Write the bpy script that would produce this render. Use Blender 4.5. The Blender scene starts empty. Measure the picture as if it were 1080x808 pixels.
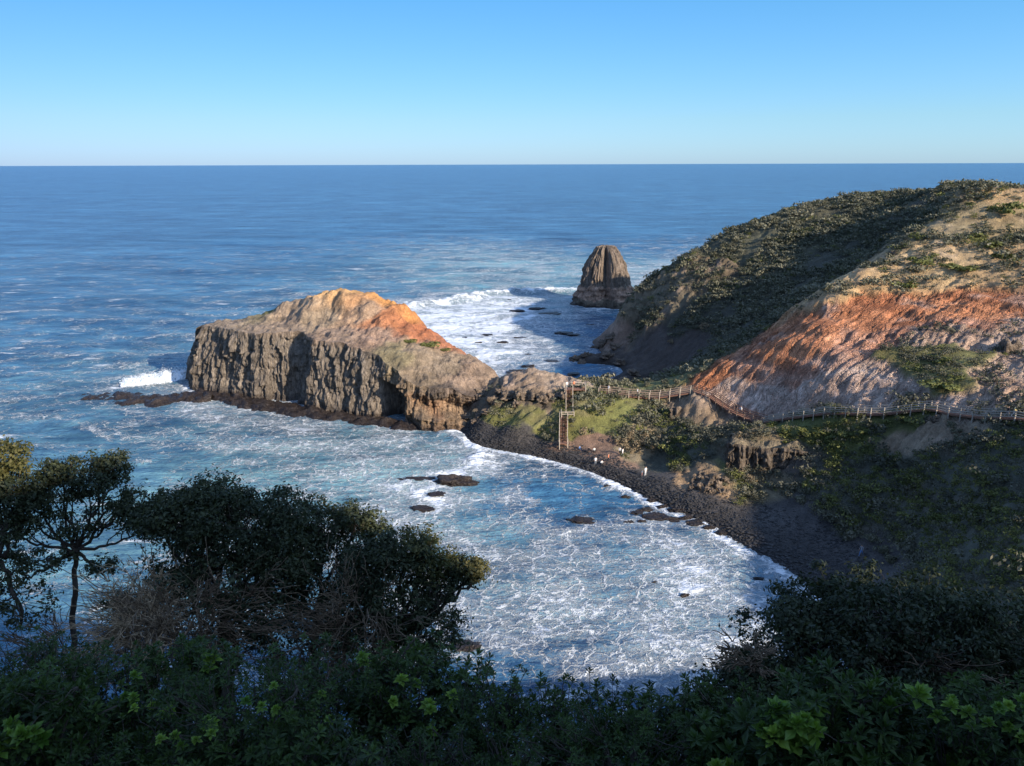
import bpy, bmesh, math, random
import numpy as np
from mathutils import Vector, Matrix

random.seed(7)
RNG = np.random.default_rng(11)
C = bpy.context.scene.collection
R = math.radians

# ------------------------------------------------------------------ camera maths
CAMZ, F, CX, CY = 55.0, 831.0, 540.0, 404.0
PITCH, ROLL = R(15.55), R(0.17)
fw = np.array([0, math.cos(PITCH), -math.sin(PITCH)])
up0 = np.array([0, math.sin(PITCH), math.cos(PITCH)])
rt0 = np.array([1.0, 0, 0])
rt = rt0 * math.cos(ROLL) - up0 * math.sin(ROLL)
up = up0 * math.cos(ROLL) + rt0 * math.sin(ROLL)
CAM = np.array([0, 0, CAMZ])

def ray(px, py):
    d = fw + rt * ((px - CX) / F) + up * ((CY - py) / F)
    return d
def atZ(px, py, z=0.0):
    d = ray(px, py)
    return CAM + d * ((z - CAMZ) / d[2])
def atY(px, py, y):
    d = ray(px, py)
    return CAM + d * (y / d[1])

# ------------------------------------------------------------------ noise
_perm = np.random.default_rng(3).permutation(256)
_perm = np.concatenate([_perm, _perm, _perm])
_g = np.random.default_rng(4).normal(size=(256, 3)); _g /= np.linalg.norm(_g, axis=1)[:, None]
def pnoise(x, y, z=0.0):
    x, y, z = np.broadcast_arrays(np.asarray(x, float), np.asarray(y, float), np.asarray(z, float))
    xi, yi, zi = np.floor(x).astype(int), np.floor(y).astype(int), np.floor(z).astype(int)
    xf, yf, zf = x - xi, y - yi, z - zi
    xi &= 255; yi &= 255; zi &= 255
    u, v, w = [t * t * t * (t * (t * 6 - 15) + 10) for t in (xf, yf, zf)]
    out = 0
    for a in (0, 1):
        pa = _perm[xi + a]
        for b in (0, 1):
            pb = _perm[pa + yi + b]
            for c in (0, 1):
                g = _g[_perm[pb + zi + c] & 255]
                dot = g[..., 0] * (xf - a) + g[..., 1] * (yf - b) + g[..., 2] * (zf - c)
                out = out + dot * (u if a else 1 - u) * (v if b else 1 - v) * (w if c else 1 - w)
    return out * 1.6
def fbm(x, y, z=0.0, octs=4, gain=.5):
    o = 0; a = 1.0; f = 1.0
    for i in range(octs):
        o = o + a * pnoise(x * f + i * 17.3, y * f - i * 9.1, z * f + i * 4.7); a *= gain; f *= 2.03
    return o
def ridged(x, y, z=0.0, octs=3):
    o = 0; a = 1.0; f = 1.0
    for i in range(octs):
        o = o + a * (1 - np.abs(pnoise(x * f + i * 11.3, y * f + i * 5.1, z * f)) * 2); a *= .5; f *= 2.1
    return o / 1.6
def sstep(a, b, x):
    t = np.clip((x - a) / (b - a), 0, 1); return t * t * (3 - 2 * t)

# ------------------------------------------------------------------ mesh helpers
def mesh_np(name, v, faces, smooth=True, col=None, attrs=None):
    """faces: an (n,3) or (n,4) array, or a list of such arrays"""
    if not isinstance(faces, list): faces = [faces]
    faces = [np.asarray(f, dtype=np.int32) for f in faces if len(f)]
    me = bpy.data.meshes.new(name)
    v = np.asarray(v, np.float32)
    me.vertices.add(len(v)); me.vertices.foreach_set('co', v.ravel())
    nl = sum(f.size for f in faces); npoly = sum(len(f) for f in faces)
    me.loops.add(nl); me.loops.foreach_set('vertex_index', np.concatenate([f.ravel() for f in faces]))
    tot = np.concatenate([np.full(len(f), f.shape[1], np.int32) for f in faces])
    st = np.concatenate([[0], np.cumsum(tot)[:-1]]).astype(np.int32)
    me.polygons.add(npoly); me.polygons.foreach_set('loop_start', st)
    me.polygons.foreach_set('use_smooth', np.full(npoly, smooth, bool))
    me.update(calc_edges=True)
    if col is not None:
        a = me.color_attributes.new('Col', 'FLOAT_COLOR', 'POINT')
        c4 = np.ones((len(v), 4), np.float32); c4[:, :3] = col
        a.data.foreach_set('color', c4.ravel())
    for k, arr in (attrs or {}).items():
        a = me.attributes.new(k, 'FLOAT', 'POINT'); a.data.foreach_set('value', np.asarray(arr, np.float32))
    return me
def link(name, me, mat=None, parent=None, **props):
    o = bpy.data.objects.new(name, me); C.objects.link(o)
    if mat is not None and me is not None and not me.materials: me.materials.append(mat)
    if parent is not None: o.parent = parent
    for k, val in props.items(): o[k] = val
    return o
def tag(o, label, cat, group=None):
    o['label'] = label; o['category'] = cat
    if group: o['group'] = group
    return o
def thing(name, label, cat, loc=(0, 0, 0), rz=0, group=None):
    o = bpy.data.objects.new(name, None); C.objects.link(o)
    o.location = loc; o.rotation_euler = (0, 0, rz)
    return tag(o, label, cat, group)
def grid_faces(nr, nc, wrap=False):
    i = np.arange(nr - 1)[:, None]; j = np.arange(nc if wrap else nc - 1)[None, :]
    j2 = (j + 1) % nc
    return np.stack([i * nc + j, i * nc + j2, (i + 1) * nc + j2, (i + 1) * nc + j], -1).reshape(-1, 4)
def join_np(parts):
    vs, fs, n = [], [], 0
    for v, f in parts:
        v = np.asarray(v, float); vs.append(v)
        for ff in (f if isinstance(f, list) else [f]): fs.append(np.asarray(ff) + n)
        n += len(v)
    q = [f for f in fs if f.shape[1] == 4]; t = [f for f in fs if f.shape[1] == 3]
    out = []
    if q: out.append(np.concatenate(q))
    if t: out.append(np.concatenate(t))
    return np.concatenate(vs), out
def tube(pts, rad, sides=5):
    pts = np.asarray(pts, float); n = len(pts)
    rad = np.broadcast_to(np.asarray(rad, float), (n,))
    d = np.gradient(pts, axis=0); d /= np.linalg.norm(d, axis=1)[:, None] + 1e-9
    ref = np.array([0.31, .17, .94]) if abs(d[:, 2]).mean() < .8 else np.array([1.0, .1, 0])
    a = np.cross(d, ref); a /= np.linalg.norm(a, axis=1)[:, None] + 1e-9
    b = np.cross(d, a)
    th = np.linspace(0, 2 * np.pi, sides, endpoint=False)
    v = pts[:, None] + rad[:, None, None] * (a[:, None] * np.cos(th)[None, :, None] + b[:, None] * np.sin(th)[None, :, None])
    v = v.reshape(-1, 3)
    f = grid_faces(n, sides, True)
    v = np.concatenate([v, pts[:1], pts[-1:]])
    k = np.arange(sides); k2 = (k + 1) % sides; e = (n - 1) * sides
    caps = np.concatenate([np.stack([k2, k, np.full(sides, n * sides)], -1), np.stack([e + k, e + k2, np.full(sides, n * sides + 1)], -1)])
    return v, [f, caps]
def box(c, ax, half):
    """oriented box: centre, 3 axes (rows), half sizes"""
    c = np.asarray(c, float); ax = np.asarray(ax, float)
    s = np.array([[-1,-1,-1],[1,-1,-1],[1,1,-1],[-1,1,-1],[-1,-1,1],[1,-1,1],[1,1,1],[-1,1,1]], float) * np.asarray(half, float)
    return c + s @ ax, np.array([[0,3,2,1],[4,5,6,7],[0,1,5,4],[1,2,6,5],[2,3,7,6],[3,0,4,7]])
def beam(p, q, w, h):
    p = np.asarray(p, float); q = np.asarray(q, float); d = q - p; L = np.linalg.norm(d); d = d / L
    ref = np.array([0, 0, 1.0]) if abs(d[2]) < .9 else np.array([1.0, 0, 0])
    s = np.cross(d, ref); s /= np.linalg.norm(s); u = np.cross(s, d)
    return box((p + q) / 2, [d, s, u], [L / 2, w / 2, h / 2])
I3 = np.eye(3)

# ------------------------------------------------------------------ material helpers
class NT:
    def __init__(s, name):
        s.m = bpy.data.materials.new(name); s.m.use_nodes = True; s.t = s.m.node_tree; s.t.nodes.clear()
        s.out = s.n('ShaderNodeOutputMaterial')
    def n(s, typ, **kw):
        nd = s.t.nodes.new(typ)
        for k, v in kw.items():
            if k.startswith('i_'):
                key = k[2:]; key = int(key) if key.isdigit() else key.replace('_', ' ')
                if isinstance(v, bpy.types.NodeSocket): s.t.links.new(v, nd.inputs[key])
                else: nd.inputs[key].default_value = v
            else: setattr(nd, k, v)
        return nd
    def math(s, op, a, b=0.0, c=0.0, clamp=False):
        nd = s.n('ShaderNodeMath', operation=op, use_clamp=clamp)
        for i, v in enumerate((a, b, c)):
            if isinstance(v, bpy.types.NodeSocket): s.t.links.new(v, nd.inputs[i])
            else: nd.inputs[i].default_value = v
        return nd.outputs[0]
    def mix(s, fac, a, b, blend='MIX'):
        nd = s.n('ShaderNodeMix', data_type='RGBA', blend_type=blend)
        for sock, v in ((nd.inputs[0], fac), (nd.inputs[6], a), (nd.inputs[7], b)):
            if isinstance(v, bpy.types.NodeSocket): s.t.links.new(v, sock)
            elif isinstance(v, (int, float)): sock.default_value = v
            else: sock.default_value = (*v, 1) if len(v) == 3 else v
        return nd.outputs[2]
    def pos(s): return s.n('ShaderNodeNewGeometry').outputs['Position']
    def obj(s): return s.n('ShaderNodeTexCoord').outputs['Object']
    def map(s, vec, scale=(1, 1, 1), rot=(0, 0, 0)):
        return s.n('ShaderNodeMapping', i_Vector=vec, i_Scale=scale, i_Rotation=rot).outputs[0]
    def noise(s, vec, scale, detail=4.0, rough=.55, dist=0.0):
        return s.n('ShaderNodeTexNoise', i_Vector=vec, i_Scale=scale, i_Detail=detail, i_Roughness=rough, i_Distortion=dist).outputs['Fac']
    def ramp(s, x, lo, hi, a=0.0, b=1.0, smooth=True):
        nd = s.n('ShaderNodeMapRange', i_0=x, i_1=lo, i_2=hi, i_3=a, i_4=b)
        if smooth: nd.interpolation_type = 'SMOOTHSTEP'
        return nd.outputs[0]
    def attr(s, name, out='Fac'): return s.n('ShaderNodeAttribute', attribute_name=name).outputs[out]
    def bump(s, h, strength, dist, nrm=None):
        nd = s.n('ShaderNodeBump', i_Height=h, i_Strength=strength, i_Distance=dist)
        if nrm is not None: s.t.links.new(nrm, nd.inputs['Normal'])
        return nd.outputs[0]
    def surf(s, sh): s.t.links.new(sh, s.out.inputs['Surface']); return s.m
    def bsdf(s, col, rough, nrm=None, spec=.3, **kw):
        nd = s.n('ShaderNodeBsdfPrincipled')
        for key, v in (('Base Color', col), ('Roughness', rough), ('Specular IOR Level', spec), ('Normal', nrm)):
            if v is None: continue
            if isinstance(v, bpy.types.NodeSocket): s.t.links.new(v, nd.inputs[key])
            elif key == 'Base Color': nd.inputs[key].default_value = (*v, 1)
            else: nd.inputs[key].default_value = v
        return nd.outputs[0]

def mat_rock(name, scale=1.0, bump=.9, contrast=.5, usecol=True, base=(.2, .16, .12), vertical=False, wet=False, soft=False, rills=False):
    k = NT(name); p = k.pos()
    n1 = k.noise(p, .35 * scale, 6, .6); n2 = k.noise(p, 1.7 * scale, 6, .65)
    pv = k.map(p, (1, 1, .22 if vertical else .8)); n3 = k.noise(pv, 2.2 * scale, 5, .65, .6)
    c = k.attr('Col', 'Color') if usecol else None
    if c is None:
        c = k.mix(.0, base, base)
    c = k.mix(1.0, c, k.mix(k.ramp(n1, .3, .7), (1 - .45 * contrast,) * 3, (1 + .35 * contrast, 1 + .33 * contrast, 1 + .3 * contrast)), 'MULTIPLY')
    c = k.mix(1.0, c, k.mix(k.ramp(n3, .3, .72), (1 - .55 * contrast,) * 3, (1 + .35 * contrast,) * 3), 'MULTIPLY')
    rough = .9
    if wet:
        z = k.n('ShaderNodeSeparateXYZ', i_0=p).outputs[2]
        w = k.ramp(k.math('ADD', z, k.math('MULTIPLY', n2, 1.2)), 1.0, 2.6)
        c = k.mix(w, k.mix(1.0, c, (.42, .4, .4), 'MULTIPLY'), c)
        rough = k.ramp(w, 0, 1, .35, .92)
    wn = k.n('ShaderNodeTexNoise', i_Vector=p, i_Scale=.8 * scale, i_Detail=3.0)
    wv = k.n('ShaderNodeVectorMath', operation='SCALE', i_0=wn.outputs['Color'], i_Scale=1.6 / scale)
    vv = k.map(k.n('ShaderNodeVectorMath', operation='ADD', i_0=p, i_1=wv.outputs[0]).outputs[0], (1, 1, .26 if vertical else 1.3))
    e1 = k.n('ShaderNodeTexVoronoi', feature='DISTANCE_TO_EDGE', i_Vector=vv, i_Scale=.75 * scale).outputs['Distance']
    e2 = k.n('ShaderNodeTexVoronoi', feature='F1', i_Vector=vv, i_Scale=.75 * scale).outputs['Color']
    crk = k.ramp(e1, .0, .09)
    if not soft: c = k.mix(1.0, c, k.mix(crk, (.62, .6, .58), (1, 1, 1)), 'MULTIPLY')
    c = k.mix(.28, c, k.mix(1.0, c, k.mix(k.n('ShaderNodeSeparateXYZ', i_0=e2).outputs[0], (.3, .3, .3), (1.7, 1.66, 1.6)), 'MULTIPLY')) if not soft else c
    h = k.math('ADD', k.math('MULTIPLY', n2, .6), k.math('MULTIPLY', n3, .9))
    h = k.math('ADD', h, k.math('MULTIPLY', crk, .12 if soft else .35))
    nb = k.bump(h, bump, .5 / scale)
    if rills:
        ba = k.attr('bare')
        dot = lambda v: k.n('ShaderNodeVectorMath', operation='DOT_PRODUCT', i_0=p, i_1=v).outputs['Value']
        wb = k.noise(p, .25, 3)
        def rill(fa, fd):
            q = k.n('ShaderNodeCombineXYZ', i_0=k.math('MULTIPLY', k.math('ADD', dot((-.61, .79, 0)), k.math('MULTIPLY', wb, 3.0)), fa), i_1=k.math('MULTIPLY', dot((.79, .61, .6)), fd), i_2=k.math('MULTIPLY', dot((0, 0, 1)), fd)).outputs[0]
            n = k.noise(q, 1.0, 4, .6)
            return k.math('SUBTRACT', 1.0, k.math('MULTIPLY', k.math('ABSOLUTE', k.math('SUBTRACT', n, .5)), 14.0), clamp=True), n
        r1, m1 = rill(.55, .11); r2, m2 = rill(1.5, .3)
        c = k.mix(k.math('MULTIPLY', k.ramp(m1, .54, .575), k.math('MULTIPLY', ba, .34)), c, k.mix(1.0, c, (1.42, 1.62, 1.75), 'MULTIPLY'))
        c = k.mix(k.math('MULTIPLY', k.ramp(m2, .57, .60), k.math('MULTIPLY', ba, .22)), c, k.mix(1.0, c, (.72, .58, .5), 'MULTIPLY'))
        hr = k.math('MULTIPLY', k.math('ADD', k.math('MULTIPLY', r1, -1.0), k.math('MULTIPLY', r2, -.5)), ba)
        nb = k.bump(hr, 1.0, .55, nb)
    return k.surf(k.bsdf(c, rough, nb))
def mat_leaf(name, c1, c2, rough=.55, spec=.25, transl=.25):
    k = NT(name)
    a = k.attr('tint')
    col = k.mix(a, c1, c2)
    d = k.bsdf(col, rough, None, spec)
    t = k.n('ShaderNodeBsdfTranslucent', i_Color=k.mix(1.0, col, (1.1, 1.25, .6), 'MULTIPLY'))
    m = k.n('ShaderNodeMixShader', i_0=transl); k.t.links.new(d, m.inputs[1]); k.t.links.new(t.outputs[0], m.inputs[2])
    return k.surf(m.outputs[0])
def mat_plain(name, col, rough=.8, var=.25, scale=6.0, spec=.25):
    k = NT(name); p = k.obj(); n = k.noise(p, scale, 4)
    c = k.mix(n, tuple(x * (1 - var) for x in col), tuple(min(1, x * (1 + var)) for x in col))
    return k.surf(k.bsdf(c, rough, k.bump(n, .3, .05), spec))
def mat_vcol(name, rough=.8):
    k = NT(name); return k.surf(k.bsdf(k.attr('Col', 'Color'), rough, None, .2))

# ------------------------------------------------------------------ scattered interpolation
class MQ:
    def __init__(s, pts, val, c=4.0, lam=0.0):
        s.p = np.asarray(pts, float); s.c = c; n = len(s.p)
        r2 = ((s.p[:, None] - s.p[None]) ** 2).sum(-1)
        A = np.zeros((n + 1, n + 1)); A[:n, :n] = -np.sqrt(r2 + c * c) + lam * np.eye(n); A[n, :n] = 1; A[:n, n] = 1
        b = np.zeros(n + 1); b[:n] = val
        s.w = np.linalg.solve(A, b)
    def __call__(s, x, y):
        x = np.asarray(x, float); y = np.asarray(y, float); o = np.full(x.shape, s.w[-1])
        for (a, b), w in zip(s.p, s.w[:-1]): o -= w * np.sqrt((x - a) ** 2 + (y - b) ** 2 + s.c ** 2)
        return o

# ------------------------------------------------------------------ terrain control points
K = []
def kz(z, *pp):
    for px, py in pp: K.append(tuple(atZ(px, py, z)))
def ky(*pp):
    for px, py, y in pp: K.append(tuple(atY(px, py, y)))
def kw(*pp): K.extend(pp)
shore = [(478,452),(490,459),(503,470),(530,475),(560,481),(600,491),(640,505),(680,523),(722,541),(780,572),(820,594),(850,616),(870,634)]
kz(0, *shore)
kz(-3, (470,475),(520,497),(570,508),(620,525),(660,545),(700,570),(740,595),(785,620),(815,650),(700,680),(560,600))
kz(2.0, (500,446),(530,453),(565,462),(605,470),(650,485),(690,502),(735,522),(800,530),(870,556),(905,578),(930,602))
# isthmus, front bank and crest
R1 = [(1020,195,198),(1040,199,196),(985,232,192),(960,245,188),(935,270,180),(900,290,171),(865,315,165),(830,345,161),(790,370,158),(760,390,157),(735,403,157)]
ky((560,392,168),(520,402,171),(590,400,166),(575,405,163),(505,415,168),(515,430,161),(540,425,158),(540,445,152),(520,440,156),
   (594,466,145.5),(594,438,151.5),(600,414,158),(640,428,153),(640,459,146.5),(625,414,159),(645,405,166),(670,406,167),(690,405,166),(700,445,149),(680,432,153),(665,475,142),
   (720,470,138),(700,490,137),(735,425,151),(735,455,143),(750,420,151.5))
ky(*R1)
for px, py, y in R1[:-3]:
    p = atY(px, py, y); K.append((p[0] - 6, p[1] + 8, p[2] - 6.5))
# far flank, spur, skyline
ky((700,345,217),(750,330,209),(800,300,211),(700,320,226),(750,290,227),(850,260,222),(900,234,226),(950,220,222),(700,375,208),(740,385,184),(700,398,187),
   (655,335,235),(680,303,241),(720,275,246),(760,251,251),(820,228,255),(880,214,256),(940,207,250),(1000,198,215),(670,345,231))
for px, py, y in [(680,303,241),(720,275,246),(760,251,251),(820,228,255),(880,214,256),(940,207,250)]:
    p = atY(px, py, y); K.append((p[0] + 2, p[1] + 12, p[2] - 7)); K.append((p[0] - 4, p[1] + 38, -2))
kz(1.2, (660,395),(625,378),(640,368)); kz(0, (655,408),(600,379),(625,360),(650,349),(690,404.5)); kz(3, (650,345),(640,357))
kz(-3, (585,372),(605,355),(635,340),(600,395),(630,398),(560,385))
kw((5,183,0),(15,182,0),(-6,184,0),(0,192,-3),(14,191,-3),(30,262,-3),(70,292,-3),(120,305,-3),(170,300,-3))
# red face
ky((1080,205,190),(1080,240,178),(1080,300,155),(1000,270,172),(1000,330,150),(1000,390,129),(1080,380,128),(1080,422,113),(900,330,157),(900,390,137),
   (850,340,157),(850,370,148),(850,410,139),(800,390,151),(800,413,147),(950,300,166),(950,350,146),(950,400,131))
BW = [(732,414,155),(760,425,150),(785,438,144),(810,444,140),(850,441,134),(900,438,127),(950,432,123.5),(985,432,119.5),(1030,438,113),(1080,447,107),(1130,458,101)]
ky(*BW)
# below the boardwalk
ky((860,456,128),(800,463,130),(800,494,127),(850,493,122),(870,470,125),(740,512,124.5),(780,505,125),(870,520,114),(950,470,117),(985,447,116.5),(1050,480,104),(1050,540,93),
   (970,540,104),(1000,610,84.5),(1080,660,70),(920,530,109),(1080,560,86),(985,490,110))
# headland off to the right and behind, and the slope under the camera
EL, SUNV = R(22), np.array([.743, -.669]); TEL = math.tan(EL)
kw((44,80,0),(42,70,0),(34,62,0),(18,57,0),(0,56,0),(-20,54,0),(-45,52,0),(-80,55,0),(-130,60,0),(-200,70,0),
   (30,72,-3),(0,70,-3),(-40,70,-3),(-100,80,-3),(-200,95,-3),
   (52,66,9),(60,60,14),(70,75,16),(90,90,23),(66,45,20),(59,36,24),(40,45,14),(30,50,9),(22,32,27),(20,22,36.5),(34,25,33),
   (0,0,53.0),(0,5,50.3),(0,12,43.2),(0,20,37.5),(0,26,31.8),(8,22,35.4),(-8,22,35.8),(10,16,39.8),(-10,16,40.0),(0,35,18),(0,47,5),(-18,20,38),(-18,30,30.5),(-18,42,15),(-18,49,4),(-35,30,34),(-35,44,12),(-60,35,33),(-60,46,10),(-100,40,28),(-160,45,25),
   (12,9,46),(-12,9,46.5),(-40,10,48),(0,-12,58),(25,0,52),
   (45,-12,60),(30,-30,70),(-40,-30,66),(-100,-20,60),
   (140,120,38),(150,160,44),(145,195,46),(185,100,50),(200,40,62),(160,10,68),(120,-30,85),(200,180,42),(200,250,20),(165,250,25),(230,290,0),(230,130,52),(-160,-30,55))
# the headland out of frame at the right: its skyline is where the edge of its shadow in the bay and on the slope puts it
PERP = np.array([-SUNV[1], SUNV[0]])
SH = [((atZ(762,540,2)), 0), ((atY(872,472,121)), 0), (atY(930,452,118), 0), (atY(1080,457,107), 0), (atZ(832,606,0), 0), (atZ(800,690,0), 0), (atZ(760,728,0), 0), (atZ(640,728,0), 0), (atZ(510,712,0), 0),
      (atY(480,600,28), 0), (atY(440,575,28), -1.0), (atY(345,530,31), 2.5), (atY(230,512,29), 3.5), (atY(100,490,30), 1.5), (atY(20,488,29), .5), (atY(0,474,29), -1), (atY(950, 640, 18), 2.5), (np.array([0, 2, 52.0]), 9)]
SQ = sorted((float(p[:2] @ PERP), float(p[2] + dz - 1.6 - (1.4 if p[1] > 105 else 0) - TEL * (p[:2] @ SUNV))) for p, dz in SH)
print('skyline', [(round(a), round(b)) for a, b in SQ])
def skyl(qv): return np.interp(qv, [a for a, _ in SQ], [b for _, b in SQ])
for qv in np.arange(-30, 130, 9.0):
    for pv, dz in ((62, 0), (69, 0), (50, -6), (80, -1)):
        xy = SUNV * pv + PERP * qv
        if xy[0] > abs(xy[1]) * .8 + 12 or xy[1] < -5: K.append((xy[0], xy[1], float(skyl(qv)) + TEL * pv + dz))
Karr = np.array(K)
TP = MQ(Karr[:, :2], Karr[:, 2], 4.0, .15)

def axis(lo, a, b, hi, d, dc):
    return np.concatenate([np.arange(lo, a, dc), np.arange(a, b, d), np.arange(b, hi + dc, dc)])
TX = axis(-170, -12, 126, 240, .4, 3.0); TY = axis(-60, 60, 262, 320, .4, 2.5)
gx, gy = np.meshgrid(TX, TY)
H0 = TP(gx, gy)
_q = gx * PERP[0] + gy * PERP[1]; _p = gx * SUNV[0] + gy * SUNV[1]
_off = (gx > .72 * gy + 8) & (_p > 25) & (_q < SQ[-1][0] + 3)
H0 = np.where(_off, np.minimum(H0, skyl(_q) + TEL * _p), H0)
H0 = np.where((np.abs(_p - 66) < 4) & (_q < SQ[-1][0] + 3) & (_q > -30), skyl(_q) + TEL * _p, H0)
def hsamp(A, x, y):
    x = np.asarray(x, float); y = np.asarray(y, float)
    i = np.clip(np.searchsorted(TX, x) - 1, 0, len(TX) - 2); j = np.clip(np.searchsorted(TY, y) - 1, 0, len(TY) - 2)
    u = np.clip((x - TX[i]) / (TX[i + 1] - TX[i]), 0, 1); v = np.clip((y - TY[j]) / (TY[j + 1] - TY[j]), 0, 1)
    return A[j, i] * (1 - u) * (1 - v) + A[j, i + 1] * u * (1 - v) + A[j + 1, i] * (1 - u) * v + A[j + 1, i + 1] * u * v
def hit(px, py, A=None, t0=40):
    """the point of the ground that the photograph shows at a pixel"""
    A = H0 if A is None else A
    d = ray(px, py); t = np.arange(t0, 340, .25); p = CAM + d[None] * (t / d[1])[:, None]
    below = p[:, 2] < hsamp(A, p[:, 0], p[:, 1])
    k = np.argmax(below) if below.any() else len(t) - 1
    return p[k]

# zones: colour, gully depth, roughness, scrub density, lift
Z = dict(
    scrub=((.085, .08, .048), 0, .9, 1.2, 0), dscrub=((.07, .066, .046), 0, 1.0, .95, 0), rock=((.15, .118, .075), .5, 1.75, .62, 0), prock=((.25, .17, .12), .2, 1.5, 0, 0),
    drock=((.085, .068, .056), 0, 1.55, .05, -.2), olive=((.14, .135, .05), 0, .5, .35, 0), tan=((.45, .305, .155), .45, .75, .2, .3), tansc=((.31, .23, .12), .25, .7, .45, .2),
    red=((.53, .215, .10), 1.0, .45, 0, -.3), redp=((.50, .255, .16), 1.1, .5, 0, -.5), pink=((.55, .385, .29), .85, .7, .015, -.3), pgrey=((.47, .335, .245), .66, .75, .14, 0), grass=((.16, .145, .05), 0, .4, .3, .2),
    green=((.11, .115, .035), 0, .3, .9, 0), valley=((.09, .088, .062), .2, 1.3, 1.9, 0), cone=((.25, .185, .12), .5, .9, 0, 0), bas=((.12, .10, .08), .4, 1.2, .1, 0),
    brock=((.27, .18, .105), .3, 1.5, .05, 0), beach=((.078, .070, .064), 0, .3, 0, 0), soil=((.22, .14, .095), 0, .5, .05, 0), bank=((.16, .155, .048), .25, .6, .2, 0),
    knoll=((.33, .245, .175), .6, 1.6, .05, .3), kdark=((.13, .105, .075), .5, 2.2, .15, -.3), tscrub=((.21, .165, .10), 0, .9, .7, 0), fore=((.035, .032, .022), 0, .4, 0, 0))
ZP = [('scrub',820,240),('scrub',880,222),('scrub',940,212),('scrub',780,262),('scrub',860,250),('scrub',905,240),('scrub',800,250),('scrub',840,228),('scrub',1005,193),('scrub',975,205),
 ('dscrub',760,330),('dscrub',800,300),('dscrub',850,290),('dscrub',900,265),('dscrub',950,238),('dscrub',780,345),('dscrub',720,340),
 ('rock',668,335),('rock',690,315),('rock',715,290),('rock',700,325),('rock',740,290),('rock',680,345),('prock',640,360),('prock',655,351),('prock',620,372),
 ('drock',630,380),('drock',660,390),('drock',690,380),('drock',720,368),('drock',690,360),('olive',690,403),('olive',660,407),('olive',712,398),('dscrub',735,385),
 ('tan',900,302),('tan',950,285),('tan',1000,270),('tan',1050,290),('tan',1000,300),('tan',935,306),('tansc',1055,250),('tan',1075,272),('tan',1065,212),('tansc',1052,200),('scrub',1026,190),('tansc',1078,228),('tansc',1040,238),('tansc',1020,210),('tansc',1030,225),('tansc',985,250),('tan',890,312),
 ('red',870,340),('red',920,330),('red',970,328),('red',1020,326),('red',1055,325),('red',850,360),('red',820,370),('redp',900,362),('redp',950,354),('redp',790,388),('red',765,395),('redp',890,378),('redp',840,385),('redp',1000,340),('red',900,322),('red',950,316),('red',1000,312),('redp',830,400),
 ('pink',885,402),('pink',920,398),('pink',850,405),('pink',940,415),('pgrey',970,355),('pgrey',1040,400),('pgrey',1070,385),('pgrey',1010,350),('pgrey',1070,350),('pgrey',1040,370),('pink',820,415),('pink',785,415),('pgrey',1060,420),('pink',1000,422),
 ('grass',1000,380),('grass',1000,410),('grass',975,372),('grass',1025,378),('green',850,456),('green',880,455),('green',955,441),('green',825,455),
 ('valley',1000,500),('valley',1050,500),('valley',950,515),('valley',1050,560),('valley',1000,570),('valley',955,555),('valley',1070,620),('valley',880,500),('valley',905,535),('valley',1075,470),('valley',1010,600),
 ('cone',985,454),('cone',985,468),('cone',970,462),('bas',800,480),('bas',840,480),('tscrub',800,464),('tscrub',795,502),('green',770,500),('brock',740,510),('brock',752,503),
 ('beach',600,480),('beach',640,492),('beach',680,510),('beach',540,466),('beach',725,535),('beach',800,562),('beach',850,590),('beach',900,592),('beach',850,556),('beach',765,545),('beach',510,452),
 ('soil',625,470),('soil',606,473),('soil',650,480),('bank',540,437),('bank',560,443),('bank',525,442),('bank',615,440),('bank',628,452),('bank',640,443),('bank',610,420),
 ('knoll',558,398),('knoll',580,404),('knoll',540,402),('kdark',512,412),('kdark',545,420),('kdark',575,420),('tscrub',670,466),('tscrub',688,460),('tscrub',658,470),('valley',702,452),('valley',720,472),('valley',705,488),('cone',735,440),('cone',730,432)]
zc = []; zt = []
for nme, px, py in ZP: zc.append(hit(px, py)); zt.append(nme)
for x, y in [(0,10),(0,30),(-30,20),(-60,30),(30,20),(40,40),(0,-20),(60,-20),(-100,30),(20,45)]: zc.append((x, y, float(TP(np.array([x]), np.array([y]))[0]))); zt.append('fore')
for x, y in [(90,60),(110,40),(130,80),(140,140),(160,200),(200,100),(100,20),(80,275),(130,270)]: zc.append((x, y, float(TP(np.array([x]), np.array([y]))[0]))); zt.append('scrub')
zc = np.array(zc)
def zones(x, y, z):
    """blended zone properties at world points"""
    sh = x.shape; x = x.ravel(); y = y.ravel(); z = z.ravel()
    wx = x + 3.0 * fbm(x * .12, y * .12, z * .12 + 3, 5); wy = y + 3.0 * fbm(x * .12 + 40, y * .12, z * .12, 5); wz = z + 1.5 * fbm(x * .15, y * .15 + 70, 0, 2)
    out = np.zeros((len(x), 7)); wt = np.zeros(len(x))
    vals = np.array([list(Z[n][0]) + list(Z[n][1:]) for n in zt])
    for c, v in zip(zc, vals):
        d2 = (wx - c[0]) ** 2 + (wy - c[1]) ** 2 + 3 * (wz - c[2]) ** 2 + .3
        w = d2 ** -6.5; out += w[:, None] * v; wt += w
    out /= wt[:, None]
    return out.reshape(sh + (7,))
ZN = zones(gx, gy, H0)
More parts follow.
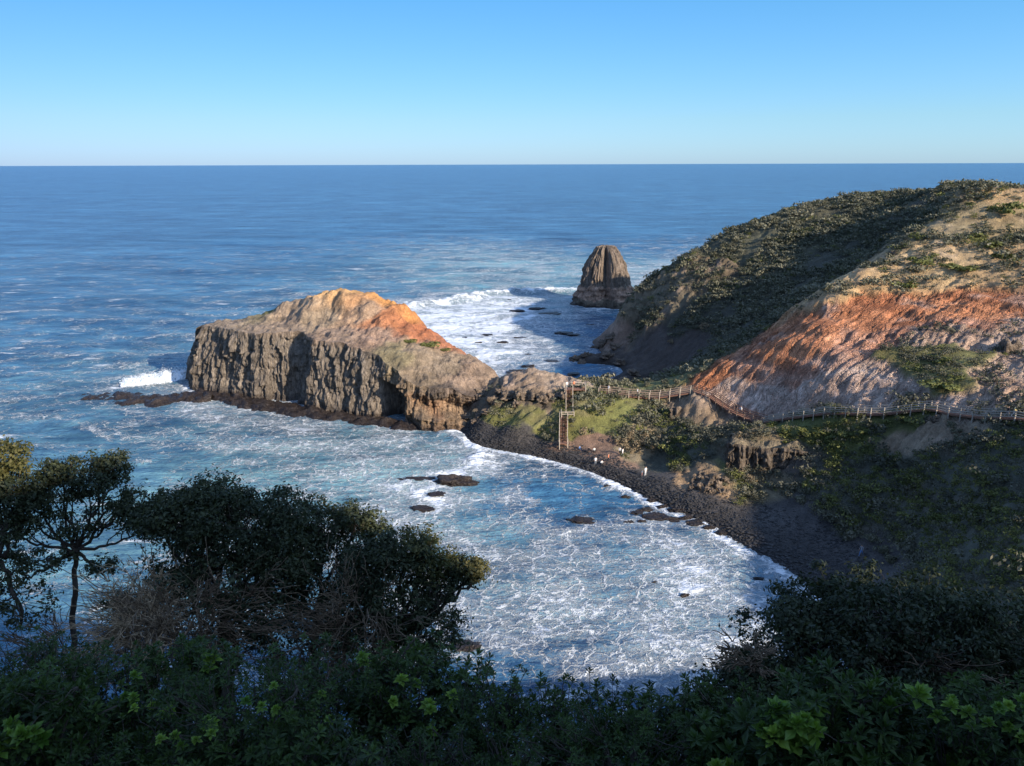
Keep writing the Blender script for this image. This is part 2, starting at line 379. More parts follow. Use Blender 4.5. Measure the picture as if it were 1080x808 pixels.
# relief: gullies that run down the slope, ribs and rock noise
gyy, gxx = np.gradient(H0, TY, TX)
slope = np.hypot(gxx, gyy)
along = (gx * .82 + gy * .57)            # along the main ridge
down = (-gx * .57 + gy * .82)
wob = 3.0 * fbm(gx * .05, gy * .05, 1.0, 3)
mx_ = sstep(72, 100, gx)[...]
c1_, d1_ = -.61 * gx + .79 * gy, .79 * gx + .61 * gy
def gully(f, fd, sd):
    a_ = ridged((c1_ + wob * .8) * f, d1_ * fd, sd, 3); b_ = ridged((along + wob * .8) * f, down * fd, sd + 5, 3)
    return a_ * (1 - mx_) + b_ * mx_
gull = gully(.13, .012, 2.0); gull2 = gully(.42, .04, 7.0) ** 2; gull3 = gully(1.0, .13, 4.0)
rough = fbm(gx * .22, gy * .22, 0.5, 5, .55)
rocky = ridged(gx * .3, gy * .3, 5.0, 4)
mid = fbm(gx * .07, gy * .07, 9.0, 3)
land = sstep(-.3, 2.5, H0)
fine = ridged(gx * .55 + 3, gy * .55, 2.0, 3); fin2 = fbm(gx * .9, gy * .9, 8.0, 3, .6)
scarp = np.exp(-((ZN[..., 6] - .0) / .2) ** 2) * np.clip(ZN[..., 3] * 1.5, 0, 1)
gmod = np.clip(.75 + .9 * fbm(gx * .05 + 7, gy * .05, 15.0, 3), .15, 1.6)
HT = H0 + land * (ZN[..., 6] * 1.3 - ZN[..., 3] * gmod * (gull * .7 + gull2 * .8 + gull3 * .45 - 1.0) - scarp * .9 * gull3
     + ZN[..., 4] * (.42 * rough + .42 * (rocky - .35) + .24 * (fine - .35) + .11 * fin2) + .35 * mid * (slope > .1))
# horizontal bedding steps on the bare faces
bed = np.sin((HT + .9 * fbm(gx * .08, gy * .08, 3.3, 3)) * 2.2)
HT += land * .16 * bed * np.clip(ZN[..., 3], 0, 1)
def cone(px, py, y, hgt, rad, ar):
    c = atY(px, py, y); d = np.hypot(gx - c[0], (gy - c[1] - .5) / ar) * (1 + .22 * fbm(gx * .35, gy * .35, 4.0, 4))
    return hgt * np.clip(1 - d / rad, 0, 1) ** .9
HT += cone(985, 462, 113, 1.6, 5.0, 1.0) + cone(735, 430, 150, 2.0, 4.0, 1.6)
rk = np.clip((ZN[..., 4] - 1.55) / .2, 0, 1) * (gy > 200)
HT += rk * (1.4 * sstep(3.5, 6.0, HT + .8 * rough) - .7 * fbm(gx * .3, gy * .3, 1.5, 4))
HT = np.maximum(HT, -7)
tv = np.stack([gx, gy, HT], -1).reshape(-1, 3)
colr = ZN[..., :3].copy()
big = fbm(gx * .06, gy * .06, 12.0, 4); strk = fbm(along * .3 + wob, down * .05, 6.0, 4)
colr *= (1 + .26 * big[..., None] * np.array([.8, 1.0, 1.15])) * (1 + .15 * fbm(gx * .4, gy * .4, 20.0, 4)[..., None])
bare = np.clip(ZN[..., 3], 0, 1)[..., None]
# mineral streaks and bands in the red and pink earth
band = fbm(gx * .03, gy * .03, HT * .5, 4)[..., None]
colr *= 1 + bare * np.clip(.32 * strk[..., None] + .32 * band, -.36, .45) * np.array([.8, 1.0, 1.1])
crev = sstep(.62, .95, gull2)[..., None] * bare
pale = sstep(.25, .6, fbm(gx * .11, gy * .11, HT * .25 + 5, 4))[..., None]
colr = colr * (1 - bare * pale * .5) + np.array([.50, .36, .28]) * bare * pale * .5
colr *= 1 - .3 * crev  # darker along the carved gully lines
wetline = sstep(1.6, .3, HT)[..., None]
colr *= 1 - .5 * wetline
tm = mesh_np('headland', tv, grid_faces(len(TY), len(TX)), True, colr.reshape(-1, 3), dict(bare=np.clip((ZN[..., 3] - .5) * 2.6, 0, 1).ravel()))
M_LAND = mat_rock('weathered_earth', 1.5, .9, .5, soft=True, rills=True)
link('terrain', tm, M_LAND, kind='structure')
def HG(x, y): return hsamp(HT, x, y)
def G(px, py, t0=40): return hit(px, py, HT, t0)

# ------------------------------------------------------------------ lofted rock bodies
def resample(poly, n, closed=True):
    p = np.asarray(poly, float)
    if closed: p = np.vstack([p, p[:1]])
    L = np.concatenate([[0], np.cumsum(np.linalg.norm(np.diff(p, axis=0), axis=1))])
    t = np.linspace(0, L[-1], n + (1 if closed else 0))
    if closed: t = t[:-1]
    return np.stack([np.interp(t, L, p[:, k]) for k in range(p.shape[1])], -1), t, L[-1]
def loft(outline, ztop, spine, lean=.18, carve=None, rz=.7, block=0.0, bw=1.0, rib=1.0, ribw=2.2, nS=600, nT=46, nR=26, zb=-1.5, seed=0.0, rugged=.5, capn=.4, foot=.0):
    b, s, L = resample(outline, nS)
    for _ in range(3): b = .5 * b + .25 * (np.roll(b, 1, 0) + np.roll(b, -1, 0))
    tan = np.roll(b, -1, 0) - np.roll(b, 1, 0); tan /= np.linalg.norm(tan, axis=1)[:, None] + 1e-9
    nrm = np.stack([tan[:, 1], -tan[:, 0]], -1)
    area = .5 * np.sum(b[:, 0] * np.roll(b[:, 1], -1) - np.roll(b[:, 0], -1) * b[:, 1])
    if area < 0: nrm = -nrm
    for _ in range(8): nrm = .5 * nrm + .25 * (np.roll(nrm, 1, 0) + np.roll(nrm, -1, 0))
    nrm /= np.linalg.norm(nrm, axis=1)[:, None]
    r0 = b - nrm * 1.5
    Hh = ztop(r0[:, 0], r0[:, 1])
    T = np.linspace(0, 1, nT)[:, None]
    z = zb + (Hh[None] - zb) * T
    th = 2 * np.pi * s / L; cr = L / (2 * np.pi)
    cxn, cyn = np.cos(th)[None] * cr, np.sin(th)[None] * cr
    sway = .9 * fbm(cxn * .12 + seed, cyn * .12, z * .12, 2)
    q = ribw
    rr = ridged((cxn + sway) / q, (cyn + sway) / q, z * .055 / q * 2 + seed, 2)
    rr2 = ridged((cxn + sway) / q * .37 + 9, (cyn + sway) / q * .37, z * .04 + seed, 2)
    r3 = fbm(cxn * .6 + seed, cyn * .6, z * rz, 5, .62)
    if callable(lean): lean = lean(b[:, 0], b[:, 1])[None]
    fade = np.sin(np.clip(T, 0, 1) * np.pi * .5) ** .25 * (1 - .75 * sstep(.88, 1.0, T))
    disp = rib * (.75 * rr + 1.1 * rr2 - .9) + rugged * r3
    if block:
        rb_ = np.random.default_rng(int(seed * 7) + 1); nb_ = int(L / bw) + 2
        def cols(w, h, am):
            cj = np.floor((s[None] + 1.1 * sway + .35 * r3) / w).astype(int) % nb_
            lv = np.floor(z / h + rb_.random(nb_)[cj] * 3).astype(int) % 16
            return am * (rb_.random((nb_, 16))[cj, lv] - .5)
        disp = disp + cols(bw, 4.2, block) + cols(bw * 3.1, 7.0, block * 1.1) + cols(bw * .55, 2.0, block * .45)
    disp = disp * fade - lean * (z - zb) * (.55 + .45 * T) + foot * (1 - T) ** 4
    if carve is not None: disp = disp + carve(b[None, :, 0] + 0 * T, b[None, :, 1] + 0 * T, T)
    wx = b[None, :, 0] + nrm[None, :, 0] * disp; wy = b[None, :, 1] + nrm[None, :, 1] * disp
    rim = np.stack([wx[-1], wy[-1]], -1)
    a0, a1 = np.asarray(spine[0], float), np.asarray(spine[1], float); dd = a1 - a0
    u = np.clip(((rim - a0) @ dd) / (dd @ dd), 0, 1); sp = a0 + u[:, None] * dd
    rv = np.linspace(0, 1, nR)[:, None, None]
    cp = rim[None] * (1 - rv) + sp[None] * rv
    # crags break the top up away from the rim
    cz = ztop(cp[..., 0], cp[..., 1]) + capn * fbm(cp[..., 0] * .35 + seed, cp[..., 1] * .35, 2, 5, .55) * sstep(0, .12, rv[..., 0])
    cz[0] = ztop(rim[:, 0], rim[:, 1])
    z[-1] = cz[0]; z = np.where(T > .6, z + (cz[0] - (Hh))[None] * sstep(.6, 1, T) * (T < 1), z)
    wall = np.stack([wx, wy, z], -1); cap = np.stack([cp[..., 0], cp[..., 1], cz], -1)
    return wall, cap, s / L
def nearest_cols(P, pts, cols, warp=1.5, powr=3, zs=2.0):
    sh = P.shape[:-1]; p = P.reshape(-1, 3)
    p = p + warp * np.stack([fbm(p[:, 0] * .2, p[:, 1] * .2, p[:, 2] * .3 + k * 31, 3) for k in range(3)], -1)
    o = np.zeros((len(p), 3)); w = np.zeros(len(p))
    for a, c in zip(pts, cols):
        d = ((p - a) ** 2 * [1, 1, zs]).sum(-1) + .2; ww = d ** -powr; o += ww[:, None] * np.asarray(c); w += ww
    return (o / w[:, None]).reshape(sh + (3,))

M_ROCK = mat_rock('basalt_rock', 1.8, .9, .6, vertical=True, wet=True)
M_CAP = mat_rock('ochre_rock', 1.2, 1.0, .6, soft=True)
M_REEF = mat_rock('wet_reef_rock', 1.6, .8, .5, usecol=False, base=(.07, .055, .047), wet=True)
M_BOULD = mat_rock('boulder_rock', 2.0, .8, .6, usecol=False, base=(.17, .13, .095))

# --- the basalt outcrop across the bay
front = [atZ(203,409,0),(atZ(238,415,0)),atZ(275,421,0),atZ(306,426,0)+[1,3.4,0],atZ(327,429,0)+[.5,-1.5,0],atZ(360,435,0),atZ(396,441,0),atZ(412,445,0),atZ(427,449,0)+[0,-.5,0],atZ(460,450,0),atZ(490,449,0),atZ(512,445,0)]
back = [(-1,164),(0,173),(-6,183),(-18,198),(-40,214),(-62,219),(-80,213),(-86,203)]
out_poly = [(p[0], p[1]) for p in front] + back
ct = [(222,341,203),(260,340,196),(300,343,190),(340,347,184),(365,352,180),(400,365,174),(425,392,167),(445,406,164.5),(480,411,163.5),(480,396,170),(504,424,164.5),(462,396,169),(500,385,173),(512,398,170),
      (275,333,206),(300,321,204),(330,313,203),(360,307,202),(395,311,199),(428,324,195),(431,326,190),(433,338,189),(460,352,189),(480,367,184),(505,378,178),(350,330,192),(390,340,186),(440,372,172),(310,335,194),
      (400,325,192),(455,372,175),(300,338,196.5),(300,322,199.5),(330,341,190.5),(330,315,195),(360,344,186),(358,312,193.5),(270,337,200),(395,352,179.5),(400,336,184.5),(392,318,190),(450,350,186),(490,374,180),(512,386,175)]
cpt = np.array([atY(*c) for c in ct]); extra = np.array([(-60,216,13),(-40,212,15),(-18,196,10),(-6,182,7),(-82,206,13),(-1,172,5.5),(-3,164,5)])
cpt = np.vstack([cpt, extra])
OT = MQ(cpt[:, :2], cpt[:, 2], .8, .0)
cave = atZ(411, 444, 0)
def CARVE(x, y, T):
    d = np.hypot(x - cave[0], (y - cave[1]) * .6)
    o = -7.5 * np.exp(-(d / 3.0) ** 4) * (1 - sstep(.62, .74, T)) * sstep(0, .1, T)
    rgt = sstep(-22, -19, x) * sstep(175, 168, y)
    lay = fbm(x * .25, y * .25, 3, 2) * .05
    return o + rgt * (2.6 * (1 - sstep(.36, .46, T + lay)) - 1.6 * np.exp(-((T + lay - .62) / .13) ** 2) + .5 * fbm(x * .3, y * .3, T * 9, 4))
OTN = lambda x, y: OT(x, y) + .42 * fbm(x * .3, y * .3, 7.0, 4, .6)
wall, cap, su = loft(out_poly, OTN, ((-66, 204), (-16, 177)), lean=lambda x, y: .12 + .15 * sstep(-66, -80, x), block=1.15, bw=1.15, rib=.62, ribw=1.15, nS=1300, nT=76, nR=40, seed=3.0, rugged=.6, rz=.2, capn=.75, foot=.8, carve=CARVE)
out_pts = [atY(240,380,193),atY(300,390,186),atY(360,400,178),atY(390,410,174),atY(240,345,199),atY(300,347,190),atY(360,352,180),atY(310,325,200),atY(330,325,198),atY(360,320,196),
           atY(370,308,201),atY(410,318,197),atY(430,330,193),atY(410,340,187),atY(440,355,186),atY(465,362,185),atY(385,330,189),atY(440,375,174),atY(470,385,172),atY(490,395,170),atY(450,400,165),
           atY(460,410,163),atY(490,412,163),atY(450,428,160),atY(440,436,160),atY(480,430,160),atY(340,335,190),atY(400,355,178),atY(420,370,172),atY(285,328,206),atY(270,336,205)]
out_pts += [atY(400,345,188),atY(428,358,183),atY(380,326,194),atY(350,312,199)]
out_cols = [(.18,.15,.12),(.18,.15,.12),(.18,.15,.118),(.17,.14,.11),(.23,.18,.135),(.25,.19,.14),(.25,.18,.13),(.30,.22,.15),(.40,.29,.19),(.44,.27,.14),
            (.52,.30,.12),(.52,.25,.085),(.45,.2,.07),(.42,.17,.075),(.42,.155,.07),(.40,.165,.085),(.37,.25,.16),(.25,.19,.13),(.26,.2,.14),(.28,.2,.14),(.2,.15,.1),
            (.11,.085,.065),(.12,.09,.07),(.36,.2,.11),(.2,.145,.095),(.24,.165,.1),(.32,.24,.16),(.3,.2,.14),(.2,.165,.095),(.13,.125,.05),(.2,.17,.11),(.44,.20,.10),(.42,.165,.08),(.46,.25,.12),(.52,.31,.14)]
oc = thing('rock_outcrop', 'long basalt outcrop with ribbed grey cliff and orange cap at the bay mouth', 'rock outcrop', (-40, 190, 0))
def centred(a, o): return a.reshape(-1, 3) - np.array(o)
wc = nearest_cols(wall, out_pts, out_cols, 1.6)
vfade = sstep(14.0, 16.5, wall[..., 2])[..., None]
left = (wall[..., 0] < -28)[..., None]
wc = np.where(left, wc * vfade + np.array([.18, .15, .12]) * (1 - vfade), wc)
wc *= 1 + .3 * fbm(wall[..., 0] * .5, wall[..., 1] * .5, wall[..., 2] * .08, 4)[..., None]
link('cliff', mesh_np('outcrop_cliff', centred(wall, (-40, 190, 0)), grid_faces(wall.shape[0], wall.shape[1], True), True, wc.reshape(-1, 3)), M_ROCK, oc, label='grey columnar cliff wall')
cc = nearest_cols(cap, out_pts, out_cols, 1.6)
layer = fbm(cap[..., 0] * .06, cap[..., 1] * .06, cap[..., 2] * 1.1, 3)[..., None]
cc *= 1 + .3 * layer
link('cap', mesh_np('outcrop_cap', centred(cap, (-40, 190, 0)), grid_faces(cap.shape[0], cap.shape[1], True), True, cc.reshape(-1, 3)), M_CAP, oc, label='orange and tan earth slope on top')
OUTC = np.array(out_poly)
# --- the sea stack
sc0 = atZ(637, 325, 0); SX, SY = sc0[0] + 1.0, sc0[1] + 9
prof_z = np.array([-2, 0, 3, 6, 8.5, 12, 16, 19, 21.5, 23.2]); prof_r = np.array([12.8, 12.3, 11.4, 10.2, 9.2, 8.6, 7.5, 5.9, 4.3, 3.0])
nS, nT = 340, 80
th = np.linspace(0, 2 * np.pi, nS, endpoint=False)[None]; zz = np.linspace(-2, 23.2, nT)[:, None]
r = np.interp(zz, prof_z, prof_r)
upper = sstep(7.0, 9.0, zz)
def angd(a, b): return (a - b + np.pi) % (2 * np.pi) - np.pi
# camera side is theta = -90 deg; a buttress stands forward right of the middle, a deep gully left of it
da = angd(th, R(-84)); step = sstep(-.05, .06, da) * sstep(1.5, .6, da)
gul = np.exp(-((angd(th, R(-93)) / .2) ** 2))
rrib = ridged(np.cos(th) * 4.2, np.sin(th) * 4.2, zz * .04, 3)
rr9 = ridged(np.cos(th) * 9, np.sin(th) * 9, zz * .03 + 4, 2)
body = r + upper * (1.5 * (rrib - .5) + .7 * (rr9 - .4)) + (1 - upper) * (1.5 * fbm(np.cos(th) * 2.2, np.sin(th) * 2.2, zz * .35, 5, .6) + .5 * ridged(np.cos(th) * 5, np.sin(th) * 5, zz * .3, 2)) + .6 * fbm(np.cos(th) * 5, np.sin(th) * 5, zz * .35, 4)
tap = np.clip(1 - (zz - 20) / 6, .5, 1)
body += tap * (2.0 * step - 2.9 * gul * sstep(1.5, 4, zz))
body += -1.6 * sstep(9.5, 8.2, zz) * 0 + .35 * sstep(8.6, 7.2, zz) * (1 - gul)
sv = np.stack([SX + body * np.cos(th) * 1.0, SY + body * np.sin(th) * .85, zz + 0 * th + .5 * sstep(20, 23, zz) * (fbm(np.cos(th) * 2, np.sin(th) * 2, 3.0, 3))], -1)
stv = thing('sea_stack', 'tall dark columnar sea stack standing in surf off the headland', 'sea stack', (SX, SY, 0))
kcut = int(np.searchsorted(zz[:, 0], 8.2))
scol = np.where(sstep(6.8, 8.8, zz + 1.2 * fbm(np.cos(th) * 3, np.sin(th) * 3, 0, 3))[..., None] > .5, np.array([.185, .145, .112]), np.array([.36, .235, .165]))
scol = np.where(sstep(2.2, 3.6, zz + fbm(np.cos(th) * 4, np.sin(th) * 4, 1, 3))[..., None] > .5, scol, np.array([.16, .125, .09]))
scol = scol * (1 + .3 * fbm(np.cos(th) * 6, np.sin(th) * 6, zz * .1, 3)[..., None])
off = np.array((SX, SY, 0))
a = sv[:kcut + 1]; link('base', mesh_np('stack_base', (a - off).reshape(-1, 3), grid_faces(a.shape[0], nS, True), True, scol[:kcut + 1].reshape(-1, 3)), M_ROCK, stv, label='pinkish brown rubbly rock base')
a = sv[kcut:]; top = a[-1:].copy(); rings = [a]
for q in (.75, .5, .25, .02):
    t2 = top.copy(); c0 = top.mean((0, 1)); t2 = c0 + (top - c0) * q; t2[..., 2] = c0[2] + (top[..., 2] - c0[2]) * q + .5 * (1 - q) + .25 * fbm(t2[..., 0], t2[..., 1], 0, 3); rings.append(t2)
a = np.concatenate(rings); sc2 = np.concatenate([scol[kcut:]] + [scol[-1:] * 1.15] * 4)
link('column', mesh_np('stack_column', (a - off).reshape(-1, 3), grid_faces(a.shape[0], nS, True), True, sc2.reshape(-1, 3)), M_ROCK, stv, label='dark grey fluted upper column')

# --- small basalt bluff below the boardwalk
pa, pb, pc = atY(764, 489, 127), atY(812, 493, 126), atY(866, 489, 122.5)
bl = [tuple(pa[:2]), tuple(pb[:2] + [0, -.6]), tuple(pc[:2]), (pc[0] + 1, pc[1] + 7), (pb[0] + 1, pb[1] + 8), (pa[0] + 2, pa[1] + 7)]
bz = atY(810, 473, 126)[2]
w2, c2, _ = loft(bl, lambda x, y: bz + .25 * np.sin(x * .7) + 0 * y, ((pa[0] + 4, pa[1] + 2.5), (pc[0] - 4, pc[1] + 4)), block=.6, bw=.8, lean=.16, rib=.6, ribw=.9, nS=420, nT=26, nR=14, zb=pb[2] - 3.0, seed=8, rugged=.7, rz=.4, capn=.7)
blu = thing('basalt_bluff', 'short dark columnar basalt bluff between the boardwalk and the shaded beach', 'bluff', (pb[0], pb[1], pb[2] - 2))
o3 = (pb[0], pb[1], pb[2] - 2)
wcol = np.array([.12, .095, .072]) * (1 + .5 * fbm(w2[..., 0] * 1.2, w2[..., 1] * 1.2, w2[..., 2] * .15, 3)[..., None]) * np.ones(w2.shape)
link('cliff', mesh_np('bluff_cliff', centred(w2, o3), grid_faces(w2.shape[0], w2.shape[1], True), True, wcol.reshape(-1, 3)), M_ROCK, blu)
ccol = np.array([.19, .15, .095]) * np.ones(c2.shape)
link('cap', mesh_np('bluff_cap', centred(c2, o3), grid_faces(c2.shape[0], c2.shape[1], True), True, ccol.reshape(-1, 3)), M_CAP, blu)

# ------------------------------------------------------------------ boulders and reef rocks
def rock_mesh(name, seed, flat=.5, sub=4, amp=.45):
    bm = bmesh.new(); bmesh.ops.create_icosphere(bm, subdivisions=sub, radius=1)
    v = np.array([x.co[:] for x in bm.verts]); f = np.array([[q.index for q in x.verts] for x in bm.faces]); bm.free()
    n = fbm(v[:, 0] * 1.2 + seed, v[:, 1] * 1.2, v[:, 2] * 1.2, 5, .55); rg = ridged(v[:, 0] * 1.1, v[:, 1] * 1.1 + seed, v[:, 2] * 1.1, 3)
    v = v * (1 + amp * n + amp * .5 * (rg - .4))[:, None]
    v[:, 2] = np.where(v[:, 2] > 0, v[:, 2] * flat, v[:, 2] * .35)
    return mesh_np(name, v, f, True)
REEF = [rock_mesh('reef_rock', 3.1 * i, (.32, .42, .55)[i % 3], 4, .55) for i in range(7)]
for m in REEF: m.materials.append(M_REEF)
BOULD = [rock_mesh('boulder', 50 + 2.3 * i, .8, 4, .75) for i in range(8)]
for m in BOULD: m.materials.append(M_BOULD)
ROCKW = []      # where foam gathers
def place_rock(px, py, wpx, label, group, meshes=REEF, name='reef_rock', hs=1.0, cat='rock', ar=.55):
    p = atZ(px, py, 0); dist = np.linalg.norm(p - CAM); w = wpx / F * dist / 2
    o = link(name, random.choice(meshes)); o.location = (p[0], p[1], -.15 * w * .3)
    o.scale = (w, w * ar * random.uniform(.9, 1.4), max(.7, min(w * .6, 1.9)) * hs); o.rotation_euler = (0, 0, random.uniform(-.35, .35) + random.choice((0, math.pi)))
    tag(o, label, cat, group); ROCKW.append((p[0], p[1], w)); return o
gA = 'low rocks awash in the channel behind the outcrop'
for px, py, w in [(541,317,11),(577,316,26),(546,328,14),(566,325,16),(577,331,24),(626,343,22),(595,351,17),(604,353,12),(514,353,11),(491,356,8),(530,361,11),(506,361,8),(549,357,14)]:
    place_rock(px, py, w, 'small dark rock awash in white water between outcrop and sea stack', gA, hs=.7)
gB = 'dark rocks in the shaded cove'
for px, py, w in [(565,371,14),(557,374,12),(583,371,16),(580,381,14),(519,372,9),(557,386,13),(605,394,13),(618,404,22),(631,399,16),(642,396,15),(596,388,10),(546,391,22)]:
    place_rock(px, py, w, 'dark rock breaking the water of the small cove behind the isthmus', gB, hs=.6)
place_rock(482, 509, 40, 'largest dark wave-washed rock in the middle of the bay', None, hs=1.2, ar=.5)
place_rock(441, 505, 34, 'thin dark ledge just left of the large bay rock', None, hs=.5, ar=.35)
place_rock(461, 521, 15, 'small dark rock in white foam below the large bay rock', None, hs=1.0)
place_rock(446, 536, 22, 'half-drowned rock in foam below the mid-bay rocks', None, hs=.4)
place_rock(612, 549, 24, 'lone flat rock in calm blue water of the bay', None, hs=.7)
place_rock(662, 551, 12, 'small reddish rock among foam right of the lone flat rock', None, hs=.7)
place_rock(490, 681, 34, 'low rock in the water beside the lit tree crown', None, hs=.6)
place_rock(722, 628, 9, 'tiny rock in the broad foam near the beach', None, hs=.8)
place_rock(690, 615, 8, 'tiny dark rock in the foam further from the beach', None, hs=.8)
place_rock(800, 610, 9, 'narrow rock at the foam edge by the shaded beach', None, hs=.6)
place_rock(838, 640, 24, 'flat dark rock in the shallows at the shaded beach end', None, hs=.4)
place_rock(828, 662, 26, 'flat dark ledge in the shallows above the right dark bush', None, hs=.4)
gC = 'rough rocks scattered along the water edge of the beach'
for px, py, w in [(672,541,13),(680,538,16),(690,544,20),(700,534,14),(705,547,22),(716,538,20),(724,546,14),(735,551,18),(688,528,10),(660,524,9),(748,556,12),(640,513,8),(676,550,9),(760,562,10),(520,463,9),(500,455,12),(478,452,12),(488,458,8),(465,450,9)]:
    place_rock(px, py, w, 'dark rough rock at the foaming water edge of the cobble beach', gC, hs=.9)
# reef platform off the left end and the ledge along the outcrop foot
def ledge(name, pts, width, zt, seed, label, cat):
    c, s, L = resample([p[:2] for p in pts], 170, False)
    n = np.gradient(c, axis=0); n /= np.linalg.norm(n, axis=1)[:, None]; n = np.stack([n[:, 1], -n[:, 0]], -1)
    u = np.linspace(-1, 1, 31)[None]
    w = width * np.sin(np.linspace(0.02, math.pi - .02, 170)) ** .35
    w = (w * (1 + .35 * fbm(s * .3, seed, 0, 3)))[:, None]
    x = c[:, 0:1] + n[:, 0:1] * u * w; y = c[:, 1:2] + n[:, 1:2] * u * w
    z = zt * (1 - np.abs(u) ** 3) * 1.0 + zt * .9 * fbm(x * .28 + seed, y * .28, 0, 5, .6) - .45 - 1.2 * np.abs(u) ** 6
    me = mesh_np(name, np.stack([x, y, z], -1).reshape(-1, 3), grid_faces(170, 31), True)
    o = link(name, me, M_REEF); tag(o, label, cat); return o
ledge('reef', [atZ(84,419), atZ(120,420), atZ(160,424), atZ(200,419), atZ(225,420)], 6.5, .95, 2.2, 'low dark reef running out left from the outcrop with a wave breaking behind', 'reef')
ledge('rock_ledge', [atZ(210,413), atZ(260,424), atZ(320,434), atZ(380,443), atZ(430,451), atZ(460,454)], 4.6, 1.0, 5.2, 'dark wave-cut rock ledge along the foot of the basalt outcrop', 'rock ledge')

# cobbles: the dark stones of the beach, beyond counting
def pts_on(polys, n):
    out = []
    for _ in range(n):
        a, b = random.choice(polys); t = random.random(); u = random.random()
        p = np.array(a) * (1 - t) + np.array(b) * t
        out.append(G(p[0] + random.uniform(-1, 1), p[1] + random.uniform(-1, 1)))
    return out
bm_parts = []
ico = bmesh.new(); bmesh.ops.create_icosphere(ico, subdivisions=1, radius=1); iv = np.array([v.co[:] for v in ico.verts]); jf = np.array([[q.index for q in f.verts] for f in ico.faces]); ico.free()
shl = [atZ(*p, 0) for p in shore]; inn = [(482,446),(500,446),(515,450),(530,453),(565,462),(605,470),(650,485),(690,502),(735,522),(800,530),(870,556),(905,578),(930,602)]
inl = [hit(*p) for p in inn]
for i in range(9000):
    k = random.randrange(len(shl) - 1); t = random.random(); u = random.random() ** 1.3
    a = shl[k] * (1 - t) + shl[k + 1] * t; b = inl[k] * (1 - t) + inl[k + 1] * t
    p = a * (1 - u) + b * u + np.array([random.gauss(0, .6), random.gauss(0, .6), 0])
    sz = random.choice((.08, .1, .13, .17, .23)) * (1.35 if u < .3 else 1)
    v = iv * (1 + .3 * RNG.normal(size=(len(iv), 1))) * [sz * random.uniform(.8, 1.5), sz, sz * .42]
    bm_parts.append((v + [p[0], p[1], float(HG(p[0], p[1])) + sz * .15], jf))
v, f = join_np(bm_parts)
link('cobbles', mesh_np('cobbles', v, f, False), mat_rock('cobble_stone', 2.0, .5, .6, usecol=False, base=(.05, .048, .048)), kind='stuff', label='dark rounded cobbles covering the beach')

# individual boulders on land
gD = 'brown boulders at the rocky point above the beach'
def boulder(px, py, wpx, label, group=None, hs=1.0, t0=40):
    p = G(px, py, t0); w = wpx / F * np.linalg.norm(p - CAM) / 2
    o = link('boulder', random.choice(BOULD)); o.location = (p[0], p[1], p[2] + .1 * w); o.scale = (w, w * random.uniform(.7, 1.1), w * hs)
    o.rotation_euler = (random.uniform(-.3, .3), random.uniform(-.3, .3), random.uniform(0, 6.28)); return tag(o, label, 'boulder', group)
for px, py, w in [(733,508,9),(741,504,10),(748,510,11),(738,515,10),(755,506,9),(745,519,9),(757,514,10),(730,516,7),(764,509,8),(751,520,7),(761,520,7)]:
    boulder(px, py, w, 'rough brown boulder heaped at the sunlit point over the cobble beach', gD, 1.3)
gE = 'rocks below the outcrop end'
for px, py, w in [(470,441,8),(482,443,9),(494,441,10),(505,440,8),(512,436,9),(488,436,8),(500,446,7)]:
    boulder(px, py, w, 'brown tumbled rock between the outcrop end and the beach', gE, 1.1)
boulder(712, 438, 12, 'single rusty rock knob in the shaded gully under the footbridge', None, 1.5)
boulder(985, 446, 10, 'small pale tip of rock on top of the half-lit brown cone', None, 1.4)
boulder(942, 268, 6, 'tiny white rock on the ridge crest above the tan slope', None, 1.0)
boulder(1066, 372, 14, 'grey rock block on the pink slope near the right edge', None, 1.6)

gZ = 'dark rocks of the isthmus face'
for px, py, w in [(536,420,13),(548,418,14),(560,420,13),(571,422,13),(583,421,12),(528,415,11),(520,424,12),(545,427,10),(593,419,10),(514,408,12),(507,418,12)]:
    boulder(px, py, w, 'dark angular rock in the band across the face of the low isthmus', gZ, 1.2)
gQ = 'dark boulders along the shaded rock shelf'
for px, py, w in [(606,380,10),(618,376,9),(628,369,10),(637,363,11),(645,357,10),(612,385,10),(622,390,9),(632,394,9),(645,398,10),(656,402,9),(640,376,12),(655,384,11),(668,394,10),(650,368,11)]:
    boulder(px, py, w, 'dark boulder on the low rock shelf at the foot of the headland, beside the cove', gQ, .9)
exec_more = True
